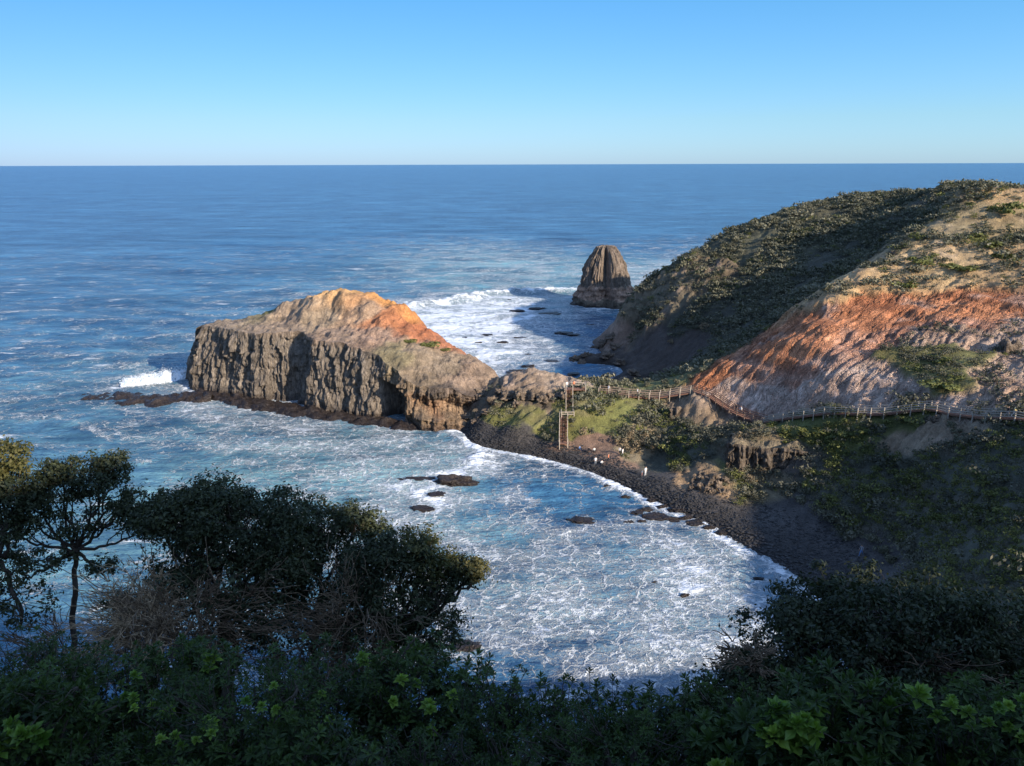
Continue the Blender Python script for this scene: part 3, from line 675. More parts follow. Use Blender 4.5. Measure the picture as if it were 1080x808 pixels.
# ------------------------------------------------------------------ the sea
def grow(a, end, r):
    out = [a]; 
    while abs(out[-1]) < end: out.append(out[-1] * r)
    return out
def axis2(lo, hi, d, far):
    c = np.arange(lo, hi, d); st = d; r = [hi]
    while r[-1] < far: st *= 1.09; r.append(r[-1] + st)
    st = d; l = [lo - d]
    while l[-1] > -far: st *= 1.09; l.append(l[-1] - st)
    return np.concatenate([l[::-1], c, r])
SXs = axis2(-150, 60, .55, 60000)
yy = list(np.arange(44, 200, .5)); st = .5
while yy[-1] < 60000:
    st = max(.5, min(yy[-1] * yy[-1] / 831 / 55 * .75, st * 1.05)); yy.append(yy[-1] + st)
SYs = np.concatenate([[-3000, -800, -200, -60, 0, 20, 35], yy])
sx, sy = np.meshgrid(SXs, SYs)
FP = [(100,500,.10),(50,460,.15),(250,470,.42),(330,460,.48),(400,480,.52),(300,520,.32),(200,490,.24),(430,470,.5),(480,470,.55),(500,470,.8),(430,520,.72),(480,540,.55),(500,500,.75),(520,520,.42),(545,520,.6),(540,560,.46),
 (590,520,.12),(605,533,.10),(640,532,.2),(560,500,.3),(620,512,.25),(700,560,.55),(650,570,.55),(600,580,.5),(550,600,.55),(700,610,.68),(760,600,.74),(800,640,.8),(650,640,.68),(600,660,.62),(530,650,.6),(700,680,.74),(750,700,.74),(600,720,.5),(530,735,.36),
 (500,600,.55),(820,620,.6),(840,650,.62),(100,600,.12),(300,650,.2),(30,550,.10),(60,520,.1),(350,435,.5),(270,430,.55),
 (50,430,.3),(100,395,.3),(50,380,.2),(30,330,.16),(150,350,.2),(100,290,.13),(200,300,.13),(330,280,.12),(300,240,.05),(100,220,.03),(600,240,.05),(800,190,0),(500,200,0),(100,190,0),(900,190,0),(450,290,.3),(500,296,.34),(560,292,.42),(600,300,.3),(690,285,.5),(680,300,.45),(650,270,.2),(420,300,.22),
 (450,335,1.0),(480,342,1.05),(520,345,1.0),(540,325,.95),(500,380,1.0),(540,370,.92),(560,350,.68),(600,340,.42),(620,360,.36),(640,350,.32),(600,390,.14),(630,397,.12),(580,330,.7),(640,335,.35),(520,390,.55),(570,380,.55),(600,325,.55),(470,365,1.05)]
fpw = np.array([atZ(a, b, 0) for a, b, _ in FP]); fv = np.array([c for *_, c in FP])
def idw(x, y, pts, vals, pw=2.0):
    ly = np.maximum(y, 30.0); k = 160.0 / ly             # far points reach further
    o = 0; w = 0
    for p, v in zip(pts, vals):
        d2 = ((x - p[0]) * 160 / np.maximum(ly, p[1])) ** 2 + ((y - p[1]) * (160 / np.maximum(ly, p[1])) ** 1.6) ** 2 + 2.0
        ww = d2 ** -pw; o = o + ww * v; w = w + ww
    return o / w
wpx_ = sx + 6 * fbm(sx * .035, sy * .035, 2.0, 3); wpy_ = sy + 6 * fbm(sx * .035 + 30, sy * .035, 2.0, 3)
foam = idw(wpx_, wpy_, fpw, fv)
near = (sy > 30) & (sy < 420) & (sx > -260) & (sx < 260)
def segdist(x, y, poly):
    d = np.full(x.shape, 1e9)
    for a, b in zip(poly[:-1], poly[1:]):
        a = np.array(a[:2]); b = np.array(b[:2]); ab = b - a
        t = np.clip(((x - a[0]) * ab[0] + (y - a[1]) * ab[1]) / (ab @ ab), 0, 1)
        d = np.minimum(d, np.hypot(x - a[0] - t * ab[0], y - a[1] - t * ab[1]))
    return d
nx, ny = sx[near], sy[near]
wx2 = nx + 2.2 * fbm(nx * .12, ny * .12, 4.0, 4); wy2 = ny + 2.2 * fbm(nx * .12 + 9, ny * .12, 4.0, 4)
fn = foam[near]
def add(d, wd, v):
    global fn
    fn = np.maximum(fn, v * np.exp(-(d / wd) ** 2))
hl = hsamp(H0, nx, ny)
fn = np.maximum(fn, 1.0 * np.exp(-((hl + .6) / 1.25) ** 2) * (hsamp(H0, nx, ny) < .8) * np.where(ny > 180, .55, 1.0))
od = segdist(wx2, wy2, np.vstack([OUTC, OUTC[:1]]))
add(od, 4.0, .78)
add(np.maximum(np.hypot(wx2 - SX, wy2 - SY) - 11, 0), 4.0, .85)
L0 = lambda *pp: [atZ(a, b, 0) for a, b in pp]
CREST = L0((432,324),(480,317),(540,309),(606,307))
for ln, wd, v in [(CREST, 4.0, 1.0),(L0((455,292),(480,288),(535,289)),2.0,.7),(L0((540,281),(600,283)),1.5,.6),(L0((125,405),(160,401),(204,396)),3.0,.97),
    (L0((0,331),(20,329),(58,327)),.9,.75),(L0((155,354),(185,353),(216,352)),1.0,.6),(L0((165,373),(185,371),(214,368)),1.0,.6),(L0((60,377),(115,374)),1.0,.55),
    (L0((185,388),(130,398)),1.5,.55),(L0((95,288),(120,286)),.9,.65),(L0((205,298),(222,300)),.8,.7),(L0((340,281),(375,278)),.9,.7),(L0((390,300),(440,296)),1.6,.6),(L0((100,270),(140,268)),1.0,.5),(L0((180,275),(250,274)),1.0,.45),
    (L0((660,282),(700,278)),3.0,.8),(L0((668,300),(690,290)),3.0,.75),(L0((60,440),(90,452),(110,462)),1.2,.5),
    (L0((474,455),(492,462),(503,474),(503,488),(484,502),(470,520)),1.5,.97),(L0((440,520),(470,512)),2.6,.95),(L0((400,448),(440,455),(474,455)),1.3,.85),(L0((545,520),(560,530)),1.4,.6),
    (L0((722,545),(765,568),(800,590),(808,608),(800,636),(802,662)),1.0,.96),(L0((700,570),(770,610),(790,660)),3.0,.74),(L0((100,430),(150,436),(220,432)),1.3,.6)]:
    add(segdist(wx2, wy2, ln), wd, v)
for x, y, w in ROCKW: add(np.hypot(wx2 - x, (wy2 - y) * 1.4) , w * 1.25 + .4, .72 if y < 180 else .5)
foam[near] = fn
_far = sstep(760, 480, np.hypot(sx * .8, sy)); foam *= _far
# colour of the water body: aerated teal where waves break, deep blue outside
TP_ = [(250,500,.75),(330,480,.75),(200,530,.8),(420,500,.7),(120,560,.55),(300,450,.5),(470,560,.6),(590,525,.12),(640,530,.12),(700,600,.45),(600,640,.5),(750,690,.4),(540,720,.1),(560,300,.8),(500,296,.75),(620,295,.7),(690,300,.8),(480,330,.6),(600,390,.15),(620,350,.2),
       (150,330,.22),(60,350,.25),(180,390,.45),(60,420,.45),(50,300,.15),(250,260,.08),(400,230,.04),(600,220,.02),(900,180,0),(100,200,0),(420,310,.35),(60,500,.45),(640,250,.05),(520,450,.4)]
teal = idw(wpx_, wpy_, np.array([atZ(a, b, 0) for a, b, _ in TP_]), [c for *_, c in TP_])
teal *= .1 + .9 * _far
sz = np.zeros_like(sx)
gsp = np.maximum(np.gradient(SYs)[:, None], np.gradient(SXs)[None, :])
ph = sy * .85 + sx * .32
am = np.clip((sy - 40) / 60, 0, 1)
for lam, A, ang in ((46, .34, .3), (29, .22, .55), (19, .16, .1), (12, .10, .7), (7.5, .07, -.1)):
    sz += A * np.sin(2 * np.pi * (sx * math.sin(ang) + sy * math.cos(ang) + 3.5 * fbm(sx * .02, sy * .02, lam, 2)) / lam + lam) * sstep(lam / 4, lam / 9, gsp)
bay_calm = np.where(near, sstep(215, 190, sy) * sstep(-95, -40, sx), 0)
sz *= (1 - .55 * bay_calm)
chop = np.zeros_like(sx); chop[near] = .16 * fbm(nx * .35, ny * .5, 1.0, 4, .6) + .06 * fbm(nx * 1.1, ny * 1.4, 6.0, 3)
sz += chop * (sy < 300)
cd = np.full(sx.shape, 1e9); cd[near] = segdist(wx2, wy2, CREST)
sz += 2.0 * np.exp(-(cd / 3.2) ** 2) * (1 + .4 * fbm(sx * .25, sy * .25, 3, 3))
bd = np.full(sx.shape, 1e9); bd[near] = segdist(wx2, wy2, L0((474,455),(492,462),(503,474),(503,488)))
sz += .5 * np.exp(-(bd / 1.6) ** 2)
lump = np.zeros_like(sx); lump[near] = np.clip(fn - .55, 0, 1) * (.35 * fbm(nx * .8, ny * .8, 2, 4, .6))
sz += lump
edge = np.zeros_like(sx); edge[near] = sstep(-.6, .2, hl)
sz *= (1 - .8 * edge)
sea_me = mesh_np('sea', np.stack([sx, sy, sz], -1).reshape(-1, 3), grid_faces(len(SYs), len(SXs)), True, None, dict(foam=foam.ravel(), teal=teal.ravel()))
def mat_sea():
    k = NT('sea_water'); p = k.pos()
    foam = k.attr('foam'); teal = k.attr('teal')
    big = k.noise(k.map(p, (1, 1.6, 0)), .018, 5, .6); med = k.noise(k.map(p, (1, 1.5, 0)), .11, 5, .6)
    deep = k.mix(k.ramp(big, .3, .7), (.020, .080, .160), (.034, .112, .202))
    c = k.mix(k.ramp(k.math('ADD', teal, k.math('MULTIPLY', k.math('SUBTRACT', med, .5), .8)), .0, 1.0), deep, (.115, .235, .262))
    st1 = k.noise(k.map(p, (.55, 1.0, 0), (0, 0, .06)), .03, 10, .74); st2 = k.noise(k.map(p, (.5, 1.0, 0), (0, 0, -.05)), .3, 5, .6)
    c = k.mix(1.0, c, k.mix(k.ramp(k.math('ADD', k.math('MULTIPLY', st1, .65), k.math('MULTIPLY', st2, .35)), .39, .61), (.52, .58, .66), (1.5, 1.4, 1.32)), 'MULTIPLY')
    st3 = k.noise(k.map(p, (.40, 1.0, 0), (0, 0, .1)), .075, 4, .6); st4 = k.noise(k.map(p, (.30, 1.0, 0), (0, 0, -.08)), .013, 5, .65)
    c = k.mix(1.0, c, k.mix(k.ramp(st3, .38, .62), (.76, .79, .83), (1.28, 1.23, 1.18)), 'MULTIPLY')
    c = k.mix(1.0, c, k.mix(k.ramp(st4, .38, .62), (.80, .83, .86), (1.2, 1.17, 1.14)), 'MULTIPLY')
    # foam: warped webs of bubbles at three sizes, opened up or closed by the foam amount
    w1 = k.noise(p, .22, 4, .6); wv = k.n('ShaderNodeVectorMath', operation='ADD', i_0=p)
    wn = k.n('ShaderNodeTexNoise', i_Vector=p, i_Scale=.35, i_Detail=4.0, i_Roughness=.6)
    ws = k.n('ShaderNodeVectorMath', operation='SCALE', i_0=wn.outputs['Color'], i_Scale=5.0); k.t.links.new(ws.outputs[0], wv.inputs[1])
    wp = k.map(wv.outputs[0], (.75, 1.15, 0))
    wf = k.n('ShaderNodeTexNoise', i_Vector=p, i_Scale=1.6, i_Detail=4.0, i_Roughness=.6)
    w2 = k.n('ShaderNodeVectorMath', operation='SCALE', i_0=wf.outputs['Color'], i_Scale=1.1)
    wq = k.n('ShaderNodeVectorMath', operation='ADD', i_0=wp, i_1=w2.outputs[0]).outputs[0]
    wq = k.map(wq, (1, 1, 0))
    def vor(scale): return k.n('ShaderNodeTexVoronoi', voronoi_dimensions='2D', feature='DISTANCE_TO_EDGE', i_Vector=wq, i_Scale=scale).outputs['Distance']
    d1, d2, d3 = vor(.43), vor(.98), vor(2.3)
    patch = k.noise(k.map(p, (1, 1.5, 0)), .10, 6, .62); fine = k.noise(p, 2.6, 4, .65)
    den = k.math('ADD', foam, k.math('MULTIPLY', k.math('SUBTRACT', patch, .5), 2.0))
    den = k.math('ADD', den, k.math('MULTIPLY', k.math('SUBTRACT', fine, .5), .35))
    def lace(d, amt, sub):
        w = k.math('MAXIMUM', k.math('MULTIPLY', k.math('SUBTRACT', den, sub), amt), .0001)
        return k.math('SUBTRACT', 1.0, k.math('DIVIDE', d, w), clamp=True)
    fm = k.math('MAXIMUM', k.math('POWER', lace(d1, .24, .10), .75), k.math('MULTIPLY', k.math('POWER', lace(d2, .24, .24), .75), .95))
    fm = k.math('MAXIMUM', fm, k.math('MULTIPLY', lace(d3, .26, .42), .8))
    wob = k.noise(wp, .5, 5, .65)
    fm = k.math('MAXIMUM', fm, k.ramp(k.math('ADD', den, k.math('MULTIPLY', k.math('SUBTRACT', wob, .5), 1.0)), .72, .98))
    fm = k.math('MULTIPLY', fm, k.ramp(k.math('ADD', wob, k.math('MULTIPLY', den, .5)), .42, .72), clamp=True)
    thin = k.math('MULTIPLY', k.ramp(den, .1, .95), .29)
    # scattered whitecaps on the open sea
    cap = k.noise(k.map(p, (.55, 2.2, 0), (0, 0, -.15)), .09, 6, .66)
    capf = k.math('MULTIPLY', k.ramp(cap, .60, .69), k.ramp(foam, .03, .14), clamp=True)
    ff = k.math('MAXIMUM', k.math('MULTIPLY', fm, k.ramp(foam, .02, .2)), k.math('MULTIPLY', capf, .75), clamp=True)
    ff = k.math('MAXIMUM', ff, k.math('MULTIPLY', thin, k.ramp(foam, .2, .6)))
    col = k.mix(ff, c, (.68, .71, .72))
    n1 = k.noise(k.map(p, (.6, 1.3, .6)), .30, 5, .6); n2 = k.noise(k.map(p, (.7, 1.5, .7)), 1.1, 4, .6); n3 = k.noise(k.map(p, (.35, 1.6, .5)), .06, 5, .6)
    h = k.math('ADD', k.math('MULTIPLY', n1, 1.3), k.math('MULTIPLY', n2, .45)); h = k.math('ADD', h, k.math('MULTIPLY', n3, 3.0))
    h = k.math('ADD', h, k.math('MULTIPLY', ff, .35))
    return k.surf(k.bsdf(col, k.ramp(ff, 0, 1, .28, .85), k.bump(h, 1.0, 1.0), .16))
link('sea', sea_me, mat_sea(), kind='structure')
# the wave that bursts over the left reef: a heap of white water
def burst(name, line, hts, wid, seed, label, drops=1800):
    c, s, L = resample([p[:2] for p in line], 130, False)
    hts = np.interp(np.linspace(0, 1, 130), np.linspace(0, 1, len(hts)), hts)[:, None]
    n = np.gradient(c, axis=0); n /= np.linalg.norm(n, axis=1)[:, None]; n = np.stack([n[:, 1], -n[:, 0]], -1)
    u = np.linspace(-1, 1, 44)[None]
    x = c[:, 0:1] + n[:, 0:1] * u * wid; y = c[:, 1:2] + n[:, 1:2] * u * wid
    e = (1 - u ** 2)
    z = hts * e ** .8 * (1 + .6 * fbm(x * .35, y * .35, seed, 4, .5)) - .5
    x = x + .6 * fbm(x * .6, y * .6, z, 3) * e; z = z + .35 * e * fbm(x * 1.6, y * 1.6, seed, 4, .65) 
    k = NT('white_water'); p = k.pos(); nn = k.noise(p, 1.5, 6, .7)
    sh = k.bsdf(k.mix(k.ramp(nn, .3, .7), (.66, .76, .81), (.84, .86, .87)), .9, k.bump(nn, .9, .5), .1)
    tr = k.n('ShaderNodeBsdfTransparent'); mxs = k.n('ShaderNodeMixShader', i_0=k.ramp(k.math('ADD', k.attr('dens'), k.math('MULTIPLY', nn, .9)), .55, 1.05))
    k.t.links.new(tr.outputs[0], mxs.inputs[1]); k.t.links.new(sh, mxs.inputs[2]); m = k.surf(mxs.outputs[0])
    dn = 1.0 - .75 * np.clip(z / 2.6, 0, 1) - .8 * np.abs(u) ** 3
    sheet = np.stack([x, y, z], -1).reshape(-1, 3); rg = np.random.default_rng(int(seed * 10)); parts = [(sheet, grid_faces(130, 44))]; dd = [(dn + 0 * z).ravel()]
    for _ in range(drops):
        i = int(rg.integers(130)); j = int(np.clip(rg.normal(22, 7), 0, 43)); h_ = float(hts[i, 0]); r_ = rg.uniform(.03, .10)
        parts.append((iv * r_ * rg.uniform(.6, 1.4, (len(iv), 1)) + [x[i, j] + rg.normal(0, .4), y[i, j] + rg.normal(0, .4), z[i, j] + abs(rg.normal(0, .28 * h_ + .1))], jf)); dd.append(np.full(len(iv), rg.uniform(.2, .7)))
    vv_, ff_ = join_np(parts)
    o = link(name, mesh_np(name, vv_, ff_, True, None, dict(dens=np.concatenate(dd))), m, kind='stuff'); o['label'] = label
burst('breaking_wave', L0((128,403),(150,401),(175,399),(190,397),(206,395)), [.5, 1.2, 1.5, 1.9, 1.7], 4.2, 2.0, 'white wave bursting against the left end of the outcrop')
burst('surf_crest', L0((500,315),(540,309),(575,307),(606,306)), [.2, 1.2, 1.6, .5], 2.2, 6.0, 'white breaking crest behind the channel left of the sea stack')

# ------------------------------------------------------------------ timber: boardwalk, footbridge, stairway
M_DECK = mat_plain('red_brown_deck_timber', (.20, .105, .07), .85, .35, 3)
M_RAIL = mat_plain('weathered_rail_timber', (.40, .34, .27), .85, .25, 3)
M_RAILR = mat_plain('reddish_rail_timber', (.25, .18, .135), .85, .25, 3)
def walkway(name, label, cat, path, width, step, rail_m, post_m, legs=False, two_tone=None):
    path = np.array(path); p, s, L = resample(path, max(8, int(np.linalg.norm(np.diff(path, axis=0), axis=1).sum() / .5)), False)
    for _ in range(4): p[1:-1] = .5 * p[1:-1] + .25 * (p[:-2] + p[2:])
    base = p[len(p) // 2].copy(); root = thing(name, label, cat, tuple(base)); p = p - base
    d = np.gradient(p, axis=0); d[:, 2] = 0; d /= np.linalg.norm(d, axis=1)[:, None]; n = np.stack([d[:, 1], -d[:, 0], 0 * d[:, 0]], -1)
    # deck: planks laid crosswise
    q = []; pl, _, _ = resample(p, int(L / .3), False)
    dn = np.gradient(pl, axis=0)
    for c, t in zip(pl, dn):
        t = t / np.linalg.norm(t); sd = np.cross(t, [0, 0, 1.0]); sd /= np.linalg.norm(sd); q.append(box(c, [t, sd, np.cross(sd, t)], [.135, width / 2, .03]))
    v, f = join_np(q); link('deck', mesh_np('deck', v, f, False), M_DECK, root)
    for sg in (-1, 1):
        e = p + n * (sg * (width / 2 - .05)); v, f = join_np([beam(a - [0, 0, .14], b - [0, 0, .14], .09, .2) for a, b in zip(e[:-1:2], e[2::2])])
        link('joist', mesh_np('joist', v, f, False), M_DECK, root)
    k = max(2, int(round(L / step)) + 1)
    for sg in (-1, 1):
        e, _, _ = resample(p + n * (sg * (width / 2 + .07)), k, False)
        for c in e:
            g = float(HG(c[0] + base[0], c[1] + base[1])) - base[2]
            lo = min(g - .2, c[2] - .3)
            v, f = beam(c + [0, 0, 1.15], [c[0], c[1], lo if legs or c[2] - lo < 1.6 else c[2] - .5], .13, .13)
            link('post', mesh_np('post', v, f, False), post_m, root)
        for hgt in (1.08, .68, .34):
            e2 = e + [0, 0, hgt]
            v, f = join_np([beam(a, b, .06, .12) for a, b in zip(e2[:-1], e2[1:])])
            link('rail', mesh_np('rail', v, f, False), rail_m, root)
    return root
def gpath(pp, lift): return [np.array(atY(a, b, y)) + [0, 0, lift] for a, b, y in pp]
def onland(pp, lift):
    o = []
    for a, b, y in pp:
        p = np.array(atY(a, b, y)); p[2] = max(p[2], float(HG(p[0], p[1])) + lift); o.append(p)
    return o
BRIDGE = onland([(632,418,159),(660,419,157.5),(690,419,156),(728,418,154)], .15)
walkway('footbridge', 'weathered timber footbridge with posts crossing the gully behind the isthmus', 'footbridge', BRIDGE, 1.6, 2.0, M_RAILR, M_RAIL, True)
P1 = onland([(733,415,153.5),(750,421,151),(770,432,146.5),(790,441,142.5),(806,445,140)], .25)
walkway('boardwalk', 'red-brown boardwalk section curving down the foot of the red slope', 'boardwalk', P1, 1.6, 2.0, M_DECK, M_RAILR)
P2 = onland([(808,445,139.6),(830,444,136.5),(850,442,134),(875,440,130.5),(900,438.5,127),(930,437,124.5),(960,434,122),(985,433,119.5),(1005,436,116.5),(1040,440,111.5),(1080,447,107),(1120,456,102)], .3)
walkway('boardwalk', 'long pale-railed boardwalk below the pink slope running to the right edge', 'boardwalk', P2, 1.7, 2.1, M_RAIL, M_RAIL)
# stairway
def stairway():
    b0 = atY(594, 468, 145.3); l0 = atY(594.5, 441, 151.0); l1 = atY(600.5, 441, 152.0); t0 = atY(600.5, 412, 157.5)
    for q in (b0, l0, l1, t0): q[2] = max(q[2], float(HG(q[0], q[1])) + .25)
    l1[2] = l0[2]
    root = thing('stairway', 'steep timber stairway climbing the grassy bank from beach to lookout', 'stairway', tuple(b0))
    B = b0.copy()
    def flight(a, b, w):
        a = a - B; b = b - B; n = max(6, int((b[2] - a[2]) / .19)); q = []
        d = (b - a); h = np.array([d[0], d[1], 0]); h /= np.linalg.norm(h); s = np.array([h[1], -h[0], 0]); ln = np.linalg.norm(d[:2]) / n
        for i in range(n): q.append(box(a + d * (i + .5) / n, [h, s, [0, 0, 1]], [ln * .5, w / 2, .03]))
        v, f = join_np(q); link('tread', mesh_np('tread', v, f, False), M_DECK, root)
        for sg in (-1, 1):
            o = s * sg * (w / 2 + .05)
            v, f = beam(a + o - [0, 0, .1], b + o - [0, 0, .1], .07, .28); link('stringer', mesh_np('stringer', v, f, False), M_RAIL, root)
            for hh in (1.0, .55):
                v, f = beam(a + o + [0, 0, hh], b + o + [0, 0, hh], .07, .12); link('handrail', mesh_np('handrail', v, f, False), M_RAIL, root)
            for i in range(5):
                c = a + d * i / 4 + o; v, f = beam(c + [0, 0, 1.05], c - [0, 0, .7], .14, .14); link('post', mesh_np('post', v, f, False), M_RAIL, root)
    flight(b0, l0, 1.5); flight(l1, t0, 1.3)
    def platform(c, hx, hy, sides):
        c = c - B; v, f = box(c, I3, [hx, hy, .06]); link('landing', mesh_np('landing', v, f, False), M_DECK, root)
        cs = [(-hx, -hy), (hx, -hy), (hx, hy), (-hx, hy)]
        for x, y in cs:
            v, f = beam(c + [x, y, 1.1], c + [x, y, -2.0], .15, .15); link('post', mesh_np('post', v, f, False), M_RAIL, root)
        for i in sides:
            (x0, y0), (x1, y1) = cs[i], cs[(i + 1) % 4]
            for hh in (1.05, .6):
                v, f = beam(c + [x0, y0, hh], c + [x1, y1, hh], .07, .14); link('handrail', mesh_np('handrail', v, f, False), M_RAIL, root)
    m = (l0 + l1) / 2 + [.2, .1, 0]; platform(m, 1.25, .8, (0, 1, 3))
    platform(b0 + [0, -.7, 0], .8, .6, (1, 3))
    platform(t0 + [1.2, .9, .1], 2.2, 1.0, (1, 2))
    return root
stairway()

# ------------------------------------------------------------------ people
def person_mesh(pose, shirt, legs, skin=(.45, .28, .2)):
    """one continuous figure grown over a skeleton; metres, feet at z = 0, facing -y"""
    if pose == 'stand': hip, kn, an = .90, [(-.1, -.02, .48), (.1, .0, .48)], [(-.11, .04, .07), (.12, .02, .07)]
    if pose == 'walk': hip, kn, an = .88, [(-.09, -.16, .48), (.09, .05, .47)], [(-.1, -.25, .08), (.1, .33, .14)]
    if pose == 'sit': hip, kn, an = .2, [(-.12, -.38, .45), (.12, -.4, .42)], [(-.12, -.52, .06), (.14, -.6, .06)]
    z = hip; lean = -.06 if pose != 'sit' else -.1
    V = [((0, 0, z), .14), ((0, lean * .4, z + .25), .125), ((0, lean * .8, z + .45), .135), ((0, lean, z + .56), .06), ((0, lean - .02, z + .68), .095), ((0, lean - .02, z + .80), .075)]
    E = [(0, 1), (1, 2), (2, 3), (3, 4), (4, 5)]
    for i, s in enumerate((-1, 1)):
        j = len(V); hx = s * .095
        V += [((hx, 0, z - .05), .10), (kn[i], .062), (an[i], .042), ((an[i][0] + s * .01, an[i][1] - .15, max(.035, an[i][2] - .05)), .035)]
        E += [(0, j), (j, j + 1), (j + 1, j + 2), (j + 2, j + 3)]
        j = len(V); sw = (s * .14 if pose == 'walk' else 0) - (.2 if pose == 'sit' else .04)
        V += [((s * .185, lean * .9, z + .47), .06), ((s * .24, lean + .03 + sw * .2, z + .2), .045), ((s * .23, lean + sw, z - .04), .034), ((s * .22, lean + sw - .05, z - .13), .03)]
        E += [(2, j), (j, j + 1), (j + 1, j + 2), (j + 2, j + 3)]
    me = bpy.data.meshes.new('person'); me.from_pydata([v for v, _ in V], E, [])
    o = bpy.data.objects.new('tmp', me); C.objects.link(o)
    sk = o.modifiers.new('skin', 'SKIN'); sb = o.modifiers.new('sub', 'SUBSURF'); sb.levels = 1
    for sv_, (_, r_) in zip(me.skin_vertices[0].data, V): sv_.radius = (r_, r_ * .85)
    me.skin_vertices[0].data[0].use_root = True
    dg = bpy.context.evaluated_depsgraph_get(); m2 = bpy.data.meshes.new_from_object(o.evaluated_get(dg))
    bpy.data.objects.remove(o); m2.name = 'person'
    co = np.array([v.co[:] for v in m2.vertices]); cl = np.tile(np.array(skin), (len(co), 1))
    cl[(co[:, 2] < z + .53) & (co[:, 2] > z - .02)] = shirt
    cl[(np.abs(co[:, 0]) > .2) & (co[:, 2] < z + .15) & (co[:, 2] > z - .3)] = skin
    cl[(co[:, 2] <= z - .02) & (np.abs(co[:, 0]) < .19)] = legs
    if pose == 'sit': cl[(co[:, 1] < -.16) & (co[:, 2] < z + .4)] = legs
    cl[(co[:, 2] > z + .70) | ((co[:, 1] > lean + .02) & (co[:, 2] > z + .6))] = (.05, .035, .025)
    a = m2.color_attributes.new('Col', 'FLOAT_COLOR', 'POINT'); c4 = np.ones((len(co), 4), np.float32); c4[:, :3] = cl; a.data.foreach_set('color', c4.ravel())
    m2.materials.clear(); m2.materials.append(M_CLOTH)
    for p in m2.polygons: p.use_smooth = True
    return m2
M_CLOTH = mat_vcol('clothing_and_skin', .85)
W_, K_, Bl, Gy, Or, Pk, Nv = (.8, .8, .78), (.03, .03, .035), (.12, .25, .5), (.3, .33, .36), (.75, .25, .12), (.7, .35, .3), (.04, .06, .12)
def person(px, py, pose, shirt, legs, rz, label, scale=1.0, at=None, surf=None):
    p = np.array(at) if at is not None else G(px, py)
    o = link('person', person_mesh(pose, shirt, legs)); o.location = tuple(p + [0, 0, .02]); o.rotation_euler = (0, 0, rz); o.scale = (scale,) * 3
    return tag(o, label, 'person')
person(680.5, 502, 'stand', W_, W_, .6, 'person in all white standing on the cobbles nearest the dark gully', 1.08)
person(677, 501.5, 'stand', W_, Pk, 1.5, 'small child in a white top close beside the person in white', .62)
person(653.5, 480, 'stand', W_, K_, -.4, 'person in white top and black trousers against the pale scrub rocks', 1.0)
person(656.5, 481, 'walk', W_, W_, .9, 'person in white walking below the pale scrub rocks', .95)
person(641.5, 487, 'walk', Or, K_, 1.2, 'person in an orange top walking on the cobble beach', 1.0)
person(628, 490.5, 'stand', W_, Gy, 0, 'person in white top and grey trousers standing near the waterline', 1.0)
person(634.5, 490, 'sit', W_, K_, .3, 'person in white sitting on the cobbles near the waterline', 1.0)
person(611, 474.5, 'sit', Bl, Nv, .8, 'person in a blue top sitting below the stairway foot', 1.0)
person(621, 476, 'sit', K_, K_, -.5, 'person in black sitting on the beach right of the stairway', 1.0)
person(626.5, 476.5, 'sit', W_, K_, .2, 'person in white top and black trousers sitting right of the stairway', 1.0)
person(908, 586, 'walk', Gy, Bl, -1.0, 'person in grey walking alone on the shaded beach', 1.0)
person(475.5, 444, 'stand', W_, K_, .2, 'person in white standing at the small cave under the outcrop end', 1.0)
def deck(path, t):
    p, _, _ = resample(np.array(path), 101, False); return p[int(t * 100)] + [0, 0, .06]
person(0, 0, 'stand', W_, K_, 2.0, 'person in white leaning at the left part of the footbridge', 1.0, deck(BRIDGE, .1))
person(0, 0, 'walk', W_, Nv, 1.5, 'person in white walking over the middle of the footbridge', 1.0, deck(BRIDGE, .42))
person(0, 0, 'walk', K_, K_, -1.2, 'person in black walking down the red-brown boardwalk', 1.0, deck(P1, .62))
person(0, 0, 'walk', W_, K_, -1.2, 'person in white top walking down the red-brown boardwalk', 1.0, deck(P1, .69))
person(0, 0, 'walk', (.75, .62, .3), W_, 1.4, 'person in pale yellow on the long boardwalk near the right edge', 1.05, deck(P2, .86))
person(0, 0, 'walk', K_, Gy, 1.4, 'person in dark clothes on the long boardwalk near the right edge', 1.0, deck(P2, .845))
tl = atY(600.5, 412, 157.5); tl[2] = max(tl[2], float(HG(tl[0], tl[1])) + .25) + .2
person(0, 0, 'stand', Or, K_, .3, 'person in a red top at the lookout above the stairway', 1.0, tl + [1.0, 1.1, 0])
person(0, 0, 'stand', W_, Gy, .3, 'person in white at the very top of the stairway', 1.0, tl + [-.5, .8, 0])

